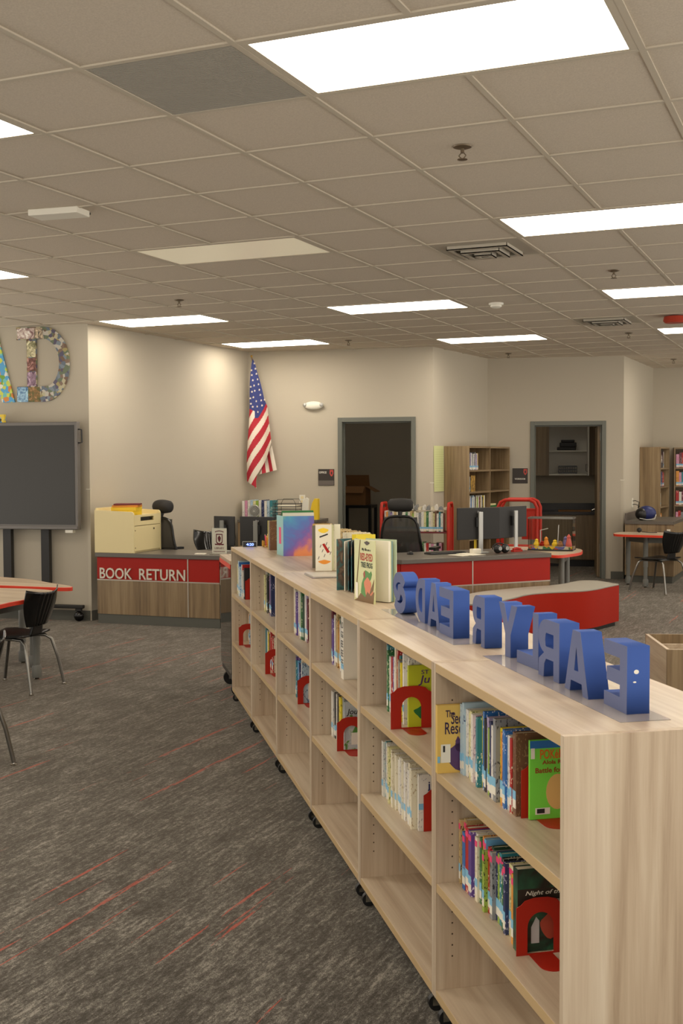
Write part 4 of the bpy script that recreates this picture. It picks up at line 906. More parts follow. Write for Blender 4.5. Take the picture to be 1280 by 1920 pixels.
# tables
def smooth_poly(pts, n=6):
    out = []; N = len(pts)
    for i in range(N):
        p0, p1, p2, p3 = [Vector(pts[(i+q-1) % N]) for q in range(4)]
        for j in range(n):
            u = j/n; out.append(tuple(.5*((2*p1)+(-p0+p2)*u+(2*p0-5*p1+4*p2-p3)*u*u+(-p0+3*p1-3*p2+p3)*u**3)))
    return out
def shrink(pts, d):
    c = Vector((sum(p[0] for p in pts)/len(pts), sum(p[1] for p in pts)/len(pts))); r = []
    for p in pts: v_ = Vector(p)-c; r.append(tuple(c+v_*(1-d/v_.length)))
    return r
def table(label, loc, pts, h, legs, group='red-edged school tables'):
    t = thing('school_table', label, 'table', (loc[0], loc[1], 0), 0, group)
    P_ = [(x-loc[0], y-loc[1]) for x, y in pts]
    MB().prism(shrink(P_, .006), h-.026, h).build('tabletop', wood_x if True else 0, t)
    mb = MB(); a_ = P_; b_ = shrink(P_, .0065); n = len(P_)
    vs = [(p[0], p[1], h-.028) for p in a_]+[(p[0], p[1], h-.002) for p in a_]+[(p[0], p[1], h+.0004) for p in b_]+[(p[0], p[1], h-.0285) for p in shrink(P_, .05)]
    fs = [(i, (i+1) % n, n+(i+1) % n, n+i) for i in range(n)]+[(n+i, n+(i+1) % n, 2*n+(i+1) % n, 2*n+i) for i in range(n)]+[(i, 3*n+i, 3*n+(i+1) % n, (i+1) % n) for i in range(n)]
    mb.add(vs, fs).build('edge_band', rededge_m, t, smooth=True)
    for (x, y) in legs:
        x -= loc[0]; y -= loc[1]
        l_ = MB().seg((x, y, .26), (x, y, h-.029), .030, n=20).seg((x, y, .03), (x, y, .26), .024, n=20).build('leg', greymetal_m, t, smooth=True)
        MB().lathe([(.034, .02), (.036, .03), (.036, .09), (.030, .11)], (x, y, 0), 20).build('leg_cuff', greymetal_m, l_, smooth=True)
        MB().lathe([(.02, 0), (.02, .008), (.01, .0195)], (x, y, 0), 14).build('glide', chrome_m, l_)
    lx = [x-loc[0] for x, y in legs]; ly = [y-loc[1] for x, y in legs]
    for i in range(len(legs)):
        a9, b9 = (lx[i], ly[i]), (lx[(i+1) % len(legs)], ly[(i+1) % len(legs)])
        if i < len(legs)-1 or len(legs) > 2:
            v_ = Vector((b9[0]-a9[0], b9[1]-a9[1])); L_ = v_.length; an = math.atan2(v_.y, v_.x)
            MB(Matrix.Translation((a9[0], a9[1], 0)) @ Matrix.Rotation(an, 4, 'Z')).box(.032, L_-.032, -.01, .01, h-.11, h-.030).build('apron', greymetal_m, t)
    return t
table('wood-topped table with red edge in front, black chair pulled up to it', (-5.8, 6.6), smooth_poly([(-5.21, 6.02), (-5.17, 6.35), (-5.20, 6.70), (-5.29, 6.97), (-5.55, 7.05), (-6.1, 6.98), (-6.75, 7.05), (-6.85, 6.5), (-6.7, 5.95), (-5.9, 5.9)]), .65, [(-5.42, 6.90), (-5.38, 6.12), (-6.6, 6.1), (-6.6, 6.88)])
table('second wood-topped red-edged table behind the first, before the big screen', (-6.0, 7.4), smooth_poly([(-5.60, 7.16), (-5.36, 7.20), (-5.40, 7.30), (-5.70, 7.44), (-6.02, 7.60), (-6.5, 7.68), (-6.95, 7.62), (-6.95, 7.16), (-6.3, 7.12)]), .652, [(-5.96, 7.42), (-5.72, 7.24), (-6.8, 7.5), (-6.8, 7.2)])
table('red-edged table under the aquarium at the end of the right desk', (-2.9, 12.0), smooth_poly([(-2.62, 11.42), (-2.50, 11.62), (-2.46, 11.95), (-2.60, 12.38), (-3.0, 12.46), (-3.42, 12.38), (-3.42, 11.92), (-3.0, 11.72)]), .65, [(-2.62, 11.72), (-2.68, 12.24), (-3.3, 12.26), (-3.25, 11.98)])
table('red-edged table with black chair by the far right wall', (-2.0, 15.0), smooth_poly([(-2.60, 14.62), (-2.2, 14.52), (-1.7, 14.50), (-1.2, 14.52), (-1.15, 14.9), (-1.3, 15.12), (-2.0, 15.16), (-2.58, 15.08)]), .67, [(-2.24, 14.72), (-2.50, 15.0), (-1.35, 14.72), (-1.4, 15.0)])
# aquarium
t = thing('aquarium', 'glass fish tank with coloured ornaments on the red-edged table', 'aquarium', (-2.80, 12.06, .6528), .07)
for a9 in ((-.23, .23, -.11, -.106), (-.23, .23, .106, .11), (-.23, -.226, -.1055, .1055), (.226, .23, -.1055, .1055)): MB().box(*a9, .012, .33).build('glass_wall', acrylic_m, t)
MB().box(-.235, .235, -.115, .115, 0, .0118).build('base_rim', black_m, t); MB().box(-.235, .235, -.115, -.10, .3302, .345).box(-.235, .235, .10, .115, .3302, .345).box(-.235, -.22, -.1, .1, .3302, .345).box(.22, .235, -.1, .1, .3302, .345).build('top_rim', steel_m, t)
MB().box(-.219, .219, -.099, .099, .331, .336).build('lid', acrylic_m, t)
MB().box(-.225, .225, -.105, .105, .012, .04).build('gravel', gravel_m, t)
orn = [(-.16, yellow_m, .10, 'a'), (-.06, orange_m, .13, 'b'), (.03, yellow_m, .09, 'c'), (.14, plain('ornament_violet', (120, 110, 160), .6), .14, 'd'), (-.10, red_m, .07, 'e'), (.09, brown_m, .08, 'f'), (.18, plain('ornament_coral', (200, 90, 80), .6), .17, 'g')]
for x_, m_, h_, _ in orn:
    MB().lathe([(.03, .0405), (.034, .06), (.018, .04+h_*.5), (.022, .04+h_*.6), (.004, .04+h_*.75)], (x_, .02*math.sin(x_*60), 0), 10).build('ornament', m_, t)
MB().tube([(-.13, .06, .04), (-.13, .06, .2), (-.05, .06, .22)], .006).tube([(.05, .07, .04), (.06, .07, .26)], .005).build('filter_tube', silver_m, t)
# wavy bench
front = [(-2.62, 9.30), (-2.66, 9.62), (-2.62, 9.90), (-2.57, 10.18), (-2.44, 10.38), (-2.29, 10.52), (-2.16, 10.66), (-2.08, 10.86), (-2.02, 11.12), (-1.97, 11.31)]
back = [(-2.22, 11.56), (-2.38, 11.50), (-2.47, 11.16), (-2.56, 10.95), (-2.69, 10.80), (-2.86, 10.52), (-3.02, 10.22), (-3.08, 9.92), (-3.08, 9.60), (-3.0, 9.28)]
def open_smooth(p, n=5):
    out = []
    for i in range(len(p)-1):
        p0, p1, p2, p3 = Vector(p[max(i-1, 0)]), Vector(p[i]), Vector(p[i+1]), Vector(p[min(i+2, len(p)-1)])
        for j in range(n): u = j/n; out.append(tuple(.5*((2*p1)+(-p0+p2)*u+(2*p0-5*p1+4*p2-p3)*u*u+(-p0+3*p1-3*p2+p3)*u**3)))
    return out+[p[-1]]
P_ = [(x+2.5, y-10.4) for x, y in open_smooth(front)+open_smooth(back)]
t = thing('wavy_bench', 'long wavy upholstered bench, grey seat and red sides, in front of the right desk', 'bench', (-2.5, 10.4, 0))
MB().prism(P_, .04, .385).build('side_upholstery', redvinyl_m, t, smooth=True); MB().prism(shrink(P_, .004), .3852, .40).build('seat', greyseat_m, t, bevel=.004)
MB().prism(shrink(P_, .05), 0, .0398).build('plinth', black_m, t)
# ------------------------------------------------------------------ back counter, binders and office bits by the flag
def on_back(s, off, z): return frame_T(C[1], C[2], s, off, z)
p_, ang_b = on_back(0.02, .52, 0)
t = thing('back_counter', 'low wood counter against the back wall under the flag', 'counter', p_, ang_b)
MB().box(0, 1.0, .02, .50, .08, .85).build('body', dwood_z, t); MB().box(-.0, 1.02, 0, .505, .8502, .885).build('countertop', counter_m, t, bevel=.003); MB().box(.02, .98, .05, .48, 0, .0798).build('toe_kick', base_m, t)
BCZ = .8854
bc = ['white', 'pink', 'white', 'pale blue', 'pale yellow', 'lime green', 'white', 'navy', 'white', 'pale blue', 'teal']; s_ = .0
for q_, cn in enumerate(bc):
    p_, a_ = on_back(.045+q_*.036, .36, BCZ); book(p_, a_, .033, .22+.004*(q_ % 4), .22, cn, '%s binder, %s from the left on the back counter under the flag' % (cn, ORD[q_]), 'binders on the back counter', sticker=False, name='ring_binder')
p_, a_ = on_back(.22, .46, BCZ)
t = thing('desk_fan', 'small round grey desk fan before the binders under the flag', 'fan', p_, a_)
MB().tube([(.072*math.cos(a), 0, .10+.072*math.sin(a)) for a in [2*PI*i/24 for i in range(25)]], .006, 6).build('guard_ring', silver_m, t)
mb = MB()
for q_ in range(16): a = 2*PI*q_/16; mb.seg((.012*math.cos(a), -.006, .10+.012*math.sin(a)), (.070*math.cos(a), -.004, .10+.070*math.sin(a)), .0016, n=5)
for r_ in (.03, .05): mb.tube([(r_*math.cos(a), -.006, .10+r_*math.sin(a)) for a in [2*PI*i/18 for i in range(19)]], .0014, 5)
mb.seg((0, -.01, .10), (0, -.002, .10), .014); mb.build('guard', silver_m, t)
MB().seg((0, .004, .10), (0, .03, .10), .062, n=24).build('housing', greymetal_m, t); MB().box(-.05, .05, -.03, .05, 0, .01).box(-.01, .01, .01, .025, .0102, .05).build('foot', silver_m, t)
p_, a_ = on_back(.64, .40, BCZ)
t = thing('letter_tray', 'black wire letter tray stacked in tiers beside the binders', 'letter tray', p_, a_)
for z9 in (.02, .09, .16):
    mb = MB(); X, Y = .16, .12
    mb.tube([(x, y, z9) for x, y in [(-X, -Y), (X, -Y), (X, Y), (-X, Y), (-X, -Y)]], .003, 6).tube([(x, y, z9+.03) for x, y in [(-X, -Y), (X, -Y), (X, Y), (-X, Y), (-X, -Y)]], .003, 6)
    for q_ in range(12): mb.seg((-X+q_*.029, -Y, z9), (-X+q_*.029, Y, z9), .0015, n=4)
    mb.build('tray', black_m, t)
mb = MB()
for x in (-.13, .13):
    for y in (-.121, .121): mb.seg((x, y, 0), (x, y, .19), .003)
mb.tube([(-.13, -.121, .19), (-.10, -.12, .245), (.10, -.12, .245), (.13, -.121, .19)], .003).tube([(-.13, .121, .19), (-.10, .12, .245), (.10, .12, .245), (.13, .121, .19)], .003); mb.build('rack_frame', black_m, t)
MB().box(-.12, .12, -.1, .1, .0935, .10).box(-.11, .13, -.1, .1, .1635, .172).build('paper_sheets', paper_m, t)
p_, a_ = on_back(.925, .42, BCZ)
t = thing('magazine_file', 'bright yellow magazine file holder at the right end of the back counter', 'file holder', p_, a_)
MB().prismy([(.01, 0), (.105, 0), (.105, .255), (.06, .255), (.03, .20), (.012, .12)], -.04, .04).build('body', yellow_m, t, bevel=.002)
tag(place(MB().prismy([(-.05, 0), (.045, 0), (.05, .25), (.02, .27), (-.03, .23)], -.012, .012).build('plastic_bag', white_m, None, bevel=.004), on_back(.865, .44, BCZ)[0], a_), 'crumpled white plastic packet left of the yellow file holder', 'bag')
# wall fittings on the back wall
def wall_item(a, b, s, z, off=.0008): return frame_T(a, b, s, off, z)
p_, a_ = wall_item(C[1], C[2], .86, 2.285)
t = thing('emergency_light', 'white oval twin emergency light on the back wall beside the flag', 'emergency light', p_, a_)
MB().ball((0, -.034, 0), .125, .033, .052, n=28).build('housing', white_m, t, smooth='all')
for sx in (-1, 1): MB().ball((sx*.105, -.045, .008), .026, .022, .026).build('lamp_head', silver_m, t, smooth='all')
p_, a_ = wall_item(C[1], C[2], .91, 1.29)
def room_sign(a, b, s, z, word, label, top):
    p_, a_ = wall_item(a, b, s, z)
    t = thing('room_sign', label, 'sign', p_, a_, 'dark room signs beside the doors')
    MB().box(0, .205, -.008, 0, 0, .205).build('plate', signdark_m, t, bevel=.001)
    if top: text(word, 'lettering', white_m, t, (.012, -.0085, .150), .095, .026, bold=.02); MB().box(.003, .202, -.0095, -.0082, .004, .062).build('insert_strip', plain('sign_grey', (98, 90, 84), .5), t)
    else: text(word, 'lettering', white_m, t, (.03, -.0085, .050), .14, .022, bold=.02); 
    outline([[(.15, .195), (.195, .195), (.197, .15), (.185, .125), (.172, .112), (.158, .125), (.147, .15)], blob(.172, .155, .010, .020, 10)], 'crest', plain('crest_red', (190, 70, 60), .5), t, .001, Matrix.Translation((0, -.0088, 0)) @ FRONT)
    return t
room_sign(C[1], C[2], .91, 1.29, 'OFFICE', 'square dark OFFICE sign with red crest left of the office door', True)
room_sign(C[3], C[4], .335, 1.28, 'WORKROOM', 'square dark WORKROOM sign with red crest left of the workroom door', False)
p_, a_ = wall_item(C[1], C[2], .70, 1.115)
t = thing('wall_outlet', 'white double wall plate on the back wall above the letter tray', 'outlet', p_, a_, 'white wall plates')
MB().box(-.038, .038, -.006, 0, -.058, .058).build('plate', white_m, t, bevel=.002); MB().box(-.016, .016, -.009, -.0062, -.04, -.01).box(-.016, .016, -.009, -.0062, .01, .04).build('socket', cream_m, t)
# flag
t = thing('flag', 'folded United States flag hanging from a pole in the wall corner', 'flag', *wall_item(C[1], C[2], .0, 0, .0))
def fpx(x, y, dd=.0): return (.125+(x-266)/630.0, -.17-dd, 2.862-(y-140)/621.0)
YL = [(140, 262, 268), (180, 256, 287), (250, 250, 303), (350, 243, 325), (450, 236, 345), (500, 234, 371), (600, 228, 385), (700, 222, 403), (780, 218, 417), (812, 216, 405), (870, 213, 385), (940, 211, 350), (1000, 210, 312), (1030, 209, 292), (1080, 209, 285), (1100, 240, 285), (1118, 268, 284), (1136, 283, 287)]
def lr(y):
    for i in range(len(YL)-1):
        if YL[i][0] <= y <= YL[i+1][0]:
            u = (y-YL[i][0])/(YL[i+1][0]-YL[i][0]); return YL[i][1]+u*(YL[i+1][1]-YL[i][1]), YL[i][2]+u*(YL[i+1][2]-YL[i][2])
    return YL[-1][1:]
NU, NV = 44, 240
mb = MB(); vs = []
for j in range(NV+1):
    y = 140+996*j/NV; l_, r_ = lr(y)
    for i in range(NU+1):
        u = i/NU; x = l_+(r_-l_)*u; vs.append(fpx(x, y, .035*math.sin((x-205)/28.0)*(min(1, j/40))+.02*math.sin(y/120)))
fs = []
for j in range(NV):
    for i in range(NU): fs.append((j*(NU+1)+i, j*(NU+1)+i+1, (j+1)*(NU+1)+i+1, (j+1)*(NU+1)+i))
mb.add(vs, fs)
for f_i, (j, i) in enumerate([(j, i) for j in range(NV) for i in range(NU)]):
    y = 140+996*(j+.5)/NV; l_, r_ = lr(y); x = l_+(r_-l_)*(i+.5)/NU
    bot = 520+(x-234)*.5 if x < 275 else (592 if x < 296 else 592-(x-296)*1.75)
    if y < bot and not (x > 280 and y > 592-(x-296)*1.75 and y > 470): mi_ = 0
    else:
        c_ = y+(1.65*(x-275) if x > 275 else 2.0*(x-275)*.9)
        mi_ = 1 if ((c_-585) % 158) < 84 else 2
    mb.mi[f_i] = mi_
flag_b, flag_r, flag_w = plain('flag_blue', (52, 62, 120), .8), plain('flag_red', (176, 36, 52), .8), plain('flag_white', (226, 216, 200), .8)
mb.build('cloth', [flag_b, flag_r, flag_w], t, solid=.002, smooth='all')
# second fold showing behind at lower right
mb = MB(); N1, N2 = 30, 20; vs = []
for j in range(N2+1):
    for i in range(N1+1):
        u, v = i/N1, j/N2; xt = 300+105*u; yt = 1000-195*u; xb = 292+153*u; yb = 1030-36*u
        vs.append(fpx(xt+(xb-xt)*v, yt+(yb-yt)*v, -.045+.012*math.sin(u*9)))
mb.add(vs, [(j*(N1+1)+i, j*(N1+1)+i+1, (j+1)*(N1+1)+i+1, (j+1)*(N1+1)+i) for j in range(N2) for i in range(N1)])
for q_ in range(N1*N2): i = q_ % N1; mb.mi[q_] = 1 if (i % 12) >= 6 else 0
mb.build('cloth_fold', [flag_w, flag_r], t, solid=.002)
mb = MB()
for (x, y) in [(280, 172), (288, 213), (258, 225), (262, 262), (294, 252), (300, 294), (269, 302), (305, 332), (252, 352), (276, 342), (260, 390), (279, 382), (309, 374), (245, 440), (268, 432), (315, 413), (286, 462), (320, 455), (348, 450), (248, 482), (291, 503), (325, 494), (295, 545), (262, 505)]:
    dd = .035*math.sin((x-205)/28.0)*min(1, (y-140)/166)+.02*math.sin(y/120)+.004; cx_, cy_, cz_ = fpx(x, y, dd)
    pts = [(cx_+(.017 if q % 2 == 0 else .007)*math.sin(PI*q/5), cz_+(.017 if q % 2 == 0 else .007)*math.cos(PI*q/5)) for q in range(10)]; mb.prismy(pts, cy_, cy_-.001)
mb.build('stars', flag_w, t)
MB().tube([(.10, -.014, 2.70), (.092, -.14, 2.90)], .010).build('pole', dwood_z, t)
MB().ball((.092, -.142, 2.905), .014).build('finial', plain('gold', (200, 160, 70), .3, .8), t)

# ------------------------------------------------------------------ left wall: screen on stand, collage letters
PL0, PL1 = CL, C[0]; LW = (Vector(C[0])-Vector(CL)).length
def on_left(s_from_corner, off, z): return frame_T(CL, C[0], LW-s_from_corner, off, z)
p_, a_ = on_left(.045, .15, 0)
t = thing('display_screen', 'large dark flat display on a wheeled stand at the left edge', 'screen', p_, a_)
MB().box(-1.75, 0, -.03, .04, .925, 1.995).build('bezel', tvframe_m, t, bevel=.006)
MB().box(-1.715, -.030, -.0335, -.0305, .975, 1.962).build('screen', screen_m, t)
MB().box(-1.72, -.005, -.045, -.0302, .93, .962).build('front_ledge', tvframe_m, t, bevel=.003)
text('Newline', 'lettering', white_m, t, (-.93, -.0455, .943), .07, .010)
MB().tube([(.0005, -.0, 1.92), (.035, 0, 1.915), (.038, 0, 1.79), (.0005, 0, 1.785)], .008).build('side_handle', black_m, t)
for x in (-.40, -.82): MB().box(x-.045, x+.045, .042, .10, .12, 1.6).build('stand_post', char_m, t, bevel=.003)
MB().box(-1.4, .0, .045, .097, .13, .165).box(-.42, -.37, -.40, .0445, .13, .165).box(-.85, -.80, -.40, .0445, .13, .165).build('stand_base', char_m, t, bevel=.008)
for x, y in ((-.055, .07), (-1.35, .07), (-.395, -.37), (-.825, -.37)):
    if 1:
        c_ = MB().box(x-.03, x+.03, y-.02, y+.02, .105, .1295).build('caster', char_m, t); MB().ball((x, y, .0525), .052, .04, .052).build('wheel', blackgloss_m, c_, smooth='all')
MB().box(-.14, -.06, -.03, .03, .895, .924).build('sensor_box', white_m, t)
p_, a_ = on_left(.84, .15, 1.9956)
tag(place(MB().box(-.12, .0, -.02, .02, 0, .08).build('toy_box', art('toy_print', [(0, (230, 200, 60)), (.5, (80, 160, 210)), (.8, (40, 40, 30))], 30, 'vor')), p_, a_), 'small yellow and blue box on top of the big display', 'box')
def collage(label, loops, p, a, mt, strips):
    t = thing('collage_letter', label, 'wall letter', p, a, 'big letters covered in book jackets on the left wall')
    outline(loops, 'letter_board', mt, t, .02, Matrix.Translation((0, -.0105, 0)) @ FRONT)
    for (x0, x1, z0, z1, m_) in strips: MB().box(x0, x1, -.0235, -.0215, z0, z1).build('book_jacket', m_, t)
    return t
p_, a_ = on_left(.77, .001, 2.205)
o_ = [(0, 0), (.30, 0)]+[(.30+.275*math.cos(math.radians(x)), .375+.375*math.sin(math.radians(x))) for x in range(-78, 79, 12)]+[(.30, .75), (0, .75), (0, .625), (.11, .625), (.11, .155), (0, .155)]
i_ = [(.215, .155), (.32, .155)]+[(.30+.165*math.cos(math.radians(x)), .385+.24*math.sin(math.radians(x))) for x in range(-70, 71, 14)]+[(.32, .63), (.215, .63)]
jk = lambda n_, a9, b9: art('jacket_'+n_, [(.35, a9), (.55, b9), (.7, tuple(min(255, v+60) for v in b9))], 18)
cc = collage('large letter D collaged with book jackets, above the display', [o_, i_], p_, a_, collage_m, [
    (.0, .12, .0, .15, jk('blue', (60, 110, 160), (150, 190, 220))), (.125, .25, .0, .15, jk('green', (50, 90, 40), (150, 110, 60))), (.115, .21, .16, .30, jk('mauve', (100, 70, 90), (170, 140, 160))),
    (.115, .21, .31, .44, jk('brown', (90, 50, 40), (150, 100, 90))), (.115, .21, .45, .61, jk('sand', (120, 120, 80), (200, 190, 150))), (.01, .20, .635, .74, jk('rose', (130, 90, 90), (210, 190, 180))), (.205, .29, .635, .74, jk('dusk', (70, 60, 60), (190, 170, 140)))])
p_, a_ = on_left(1.36, .001, 2.205)
collage('large letter A collaged with bright book jackets, cut by the left edge', [[(0, 0), (.14, 0), (.19, .17), (.37, .17), (.42, 0), (.56, 0), (.36, .75), (.2, .75)], [(.215, .29), (.345, .29), (.28, .55)]], p_, a_, collage2_m, [])
# corner guards
def guard(label, p, a, z0=.1, z1=1.32, w_=.03):
    o = MB().box(-w_, .0015, -.0025, -.0005, z0, z1).box(.0005, .0025, -.0025, w_, z0, z1).build('corner_guard', plain('guard_clear', (196, 187, 168), .35)); o.location = (p[0], p[1], 0); o.rotation_euler = (0, 0, a); MB().box(-w_-.01, .012, -.006, -.0026, z1, z1+.008).build('cap', white_m, o)
    tag(o, label, 'corner guard', 'corner guards on the wall corners')
guard('thin corner guard on the wall corner right of the big display', (C[0][0]+.0005, C[0][1], 0), math.atan2(1.0, 5.57))
guard('thin corner guard on the wall corner beside the chart paper', (C[2][0]+.0005, C[2][1], 0), .153)
guard('thin corner guard on the wall corner right of the workroom door', (C[4][0]+.0005, C[4][1], 0), .23)

# ------------------------------------------------------------------ office, workroom contents
def TWp(T, x, y, z=0): v = T @ Vector((x, y, z)); return (v.x, v.y, v.z)
aO = math.atan2(.36, 2.33); aW = math.atan2(.41, 1.75)
t = thing('utility_cart', 'black metal utility cart inside the dark office', 'cart', TWp(T_off, .92, 2.1), aO)
MB().box(-.24, .22, -.2, .2, .93, .97).build('top_tray', black_m, t); MB().box(-.24, .22, -.2, .2, .35, .38).build('lower_tray', black_m, t)
for x in (-.22, .20):
    for y in (-.18, .18): MB().box(x-.02, x+.02, y-.02, y+.02, .0, .93).build('leg', black_m, t)
t = thing('cardboard_box', 'open brown cardboard box on the cart inside the office', 'box', TWp(T_off, .90, 2.1, .9705), aO)
MB().box(-.22, .15, -.16, -.155, 0, .26).box(-.22, .15, .155, .16, 0, .26).box(-.22, -.215, -.1545, .1545, 0, .26).box(.145, .15, -.1545, .1545, 0, .26)  .box(-.2145, .1445, -.1545, .1545, 0, .005).build('body', brown_m, t)
MB(Matrix.Translation((.15, 0, .261)) @ Matrix.Rotation(.5, 4, 'Y')).box(0, .16, -.155, .155, 0, .004).build('flap', brown_m, t); MB(Matrix.Translation((0, .158, .261)) @ Matrix.Rotation(.35, 4, 'X')).box(-.2, .14, 0, .004, 0, .17).build('flap', brown_m, t)
MB(Matrix.Translation((0, -.16, .261)) @ Matrix.Rotation(2.2, 4, 'X')).box(-.2, .14, 0, .004, 0, .15).build('flap', brown_m, t)
tag(place(MB().lathe([(.06, 0), (.085, .06), (.09, .12), (.08, .13), (.01, .13)]).build('blue_bucket', navy_m, None, smooth=True), TWp(T_off, .98, 2.05, .3804)), 'blue bucket on the lower tray of the office cart', 'bucket')
# workroom cabinets
t = thing('base_cabinet', 'wooden base cabinets with a black worktop inside the workroom', 'cabinet', TWp(T_wk, -.2, 1.73), aW)
MB().box(-.25, 1.82, .02, .60, .10, .78).build('body', dwood_z, t); MB().box(-.25, 1.82, .06, .6, 0, .098).build('toe_kick', black_m, t)
for q_ in range(4): MB().box(-.23+.51*q_, -.23+.51*q_+.50, 0, .0195, .11, .77).build('door', dwood_z, t)
MB().box(-.25, 1.82, -.02, .60, .7802, .82).box(-.25, 1.82, .56, .60, .8202, .93).build('worktop', darkcounter_m, t)
t = thing('wall_cabinet', 'dark wood wall cabinets above the workroom worktop', 'cabinet', TWp(T_wk, -.2, 1.98), aW)
MB().box(-.25, 1.02, 0, .35, 1.36, 2.20).build('body', dwood_z, t); MB().box(1.60, 1.82, 0, .35, 1.36, 2.20).build('body', dwood_z, t)
MB().box(1.0205, 1.5995, .33, .349, 1.36, 2.2).build('back_panel', white_m, t); MB().box(1.0205, 1.5995, .0, .329, 1.36, 1.385).box(1.0205, 1.5995, 0, .329, 1.72, 1.738).box(1.0205, 1.5995, 0, .329, 2.18, 2.2).build('shelf', white_m, t)
MB(Matrix.Translation((1.6, -.001, 0)) @ Matrix.Rotation(-1.25-.3, 4, 'Z')).box(.01, .29, -.02, 0, 1.36, 2.2).build('door', white_m, t)
MB(Matrix.Translation((1.6, -.001, 0)) @ Matrix.Rotation(-1.55, 4, 'Z')).tube([(.25, -.021, 1.42), (.25, -.045, 1.43), (.25, -.045, 1.53), (.25, -.021, 1.54)], .005).build('door_handle', steel_m, t)
t = thing('storage_basket', 'black slatted plastic basket on the open workroom shelf', 'basket', TWp(T_wk, 1.10, 2.15, 1.3858), aW)
mb = MB()
for z9 in (.0, .05, .10): mb.box(-.14, .14, -.09, -.085, z9, z9+.02).box(-.14, .14, .085, .09, z9, z9+.02).box(-.14, -.135, -.0849, .0849, z9, z9+.02).box(.135, .14, -.0849, .0849, z9, z9+.02)
for q_ in range(9): mb.box(-.14+.034*q_, -.132+.034*q_, -.0845, -.080, 0, .12)
mb.build('body', black_m, t)
tag(place(MB().box(-.16, .12, -.1, .1, 0, .05).box(-.12, .13, -.1, .1, .0505, .12).box(-.10, .10, -.1, .1, .1205, .16).build('cloth_stack', char_m, None, bevel=.01), TWp(T_wk, 1.10, 2.15, 1.7385), aW), 'dark stack of folded cloth on the upper workroom shelf', 'cloth stack')
t = thing('worktop_tray', 'low brown tray lying on the black workroom worktop', 'tray', TWp(T_wk, 1.2, 1.92, .8206), aW)
MB().box(-.24, .24, -.1, .1, 0, .02).build('body', brown_m, t); MB().tube([(.26, 0, .02), (.33, 0, .05), (.36, 0, .03)], .012).build('handle', chrome_m, t)

# ------------------------------------------------------------------ tall bookcases
def tall_case(a, b, s0, width, bays, label, depth=.33, H_=1.772, shelves=(.30, .62, .92, 1.205, 1.475)):
    p_, a_ = frame_T(a, b, s0, depth+.004, 0)
    t = thing('tall_bookcase', label, 'bookcase', p_, a_, 'tall wooden bookcases against the walls')
    bw = width/bays
    for q_ in range(bays+1):
        x = q_*bw; x0 = 0 if q_ == 0 else (width-.019 if q_ == bays else x-.0095)
        MB().box(x0, x0+.019, 0, depth, .0, H_).build('side_panel', dwood_z, t, bevel=.001)
    for q_ in range(bays):
        x0 = .0193 if q_ == 0 else q_*bw+.0098; x1 = width-.0193 if q_ == bays-1 else (q_+1)*bw-.0098
        MB().box(x0, x1, .001, depth, H_-.022, H_).build('top_panel', dwood_x, t); MB().box(x0, x1, depth-.012, depth-.001, .08, H_-.0225).build('back_panel', dwood_z, t)
        for z in shelves: MB().box(x0, x1, .004, depth-.0125, z-.022, z).build('shelf', dwood_x, t, bevel=.001)
        MB().box(x0, x1, .004, .02, 0, .08).build('kick_board', dwood_x, t)
    return p_, a_
def case_books(p, a, x0, z, cols, th, h, dp, prefix, group, y0=.03):
    ca, sa = math.cos(a), math.sin(a); x = x0
    for q_, cn in enumerate(cols):
        w_ = th*random.uniform(.8, 1.2); X_ = x+w_/2; Y_ = y0+random.uniform(0, .01)
        book((p[0]+ca*X_-sa*Y_, p[1]+sa*X_+ca*Y_, z+.0004), a, w_, h*random.uniform(.9, 1.03), dp, cn, '%s book, %s from the left on the %s' % (cn, ORD[q_], prefix), group, tag_z=.01)
        x += w_+.0005
p_, a_ = tall_case(C[2], C[3], .34, 1.50, 2, 'tall wooden bookcase left of the workroom sign')
G2 = 'books in the tall bookcase by the workroom'
case_books(p_, a_, .03, 1.475-.27+.27, ['grey', 'pale blue', 'white', 'navy', 'lilac', 'white', 'grey', 'white', 'navy', 'white', 'grey', 'lilac', 'white', 'tan'], .026, .215, .16, 'top shelf of the workroom-side bookcase', G2)
case_books(p_, a_, .03, 1.205, ['white', 'cream', 'white', 'grey', 'brown', 'tan'], .03, .20, .15, 'second shelf of the workroom-side bookcase', G2)
case_books(p_, a_, .03, .92, ['white', 'cream', 'white', 'blue', 'white', 'pale blue', 'white', 'black', 'cream', 'lime green', 'white', 'maroon', 'tan', 'white', 'black', 'yellow', 'white'], .036, .23, .2, 'third shelf of the workroom-side bookcase', G2)
case_books(p_, a_, .775, 1.475, ['cream'], .07, .20, .1, 'top right bay of the workroom-side bookcase', G2)
ca, sa = math.cos(a_), math.sin(a_)
bk_ = MB().box(0, .14, 0, .006, 0, .2).build('picture_book', art('gold_print', [(.4, (120, 90, 40)), (.6, (190, 150, 70))], 20)); place(bk_, (p_[0]+ca*.12-sa*.02, p_[1]+sa*.12+ca*.02, 1.2054), a_); tag(bk_, 'golden-brown book facing out on the second shelf of the tall bookcase', 'book', G2)
zz = .9204
for q_, m_ in enumerate((green_m, paper_m, brown_m, green_m, cream_m)):
    bk_ = MB().box(0, .36-.03*q_, 0, .22, 0, .022).build('book', m_, None, bevel=.002); place(bk_, (p_[0]+ca*.80-sa*.03, p_[1]+sa*.80+ca*.03, zz), a_); zz += .0225
    tag(bk_, '%s book lying flat, %s from the bottom, right bay of the tall bookcase' % (['dark green', 'white', 'brown', 'green', 'cream'][q_], ORD[q_]), 'book', G2)
p_, a_ = tall_case(C[4], C[5], 1.20, .80, 1, 'tall wooden bookcase with black letter A card at the far right wall', depth=.29)
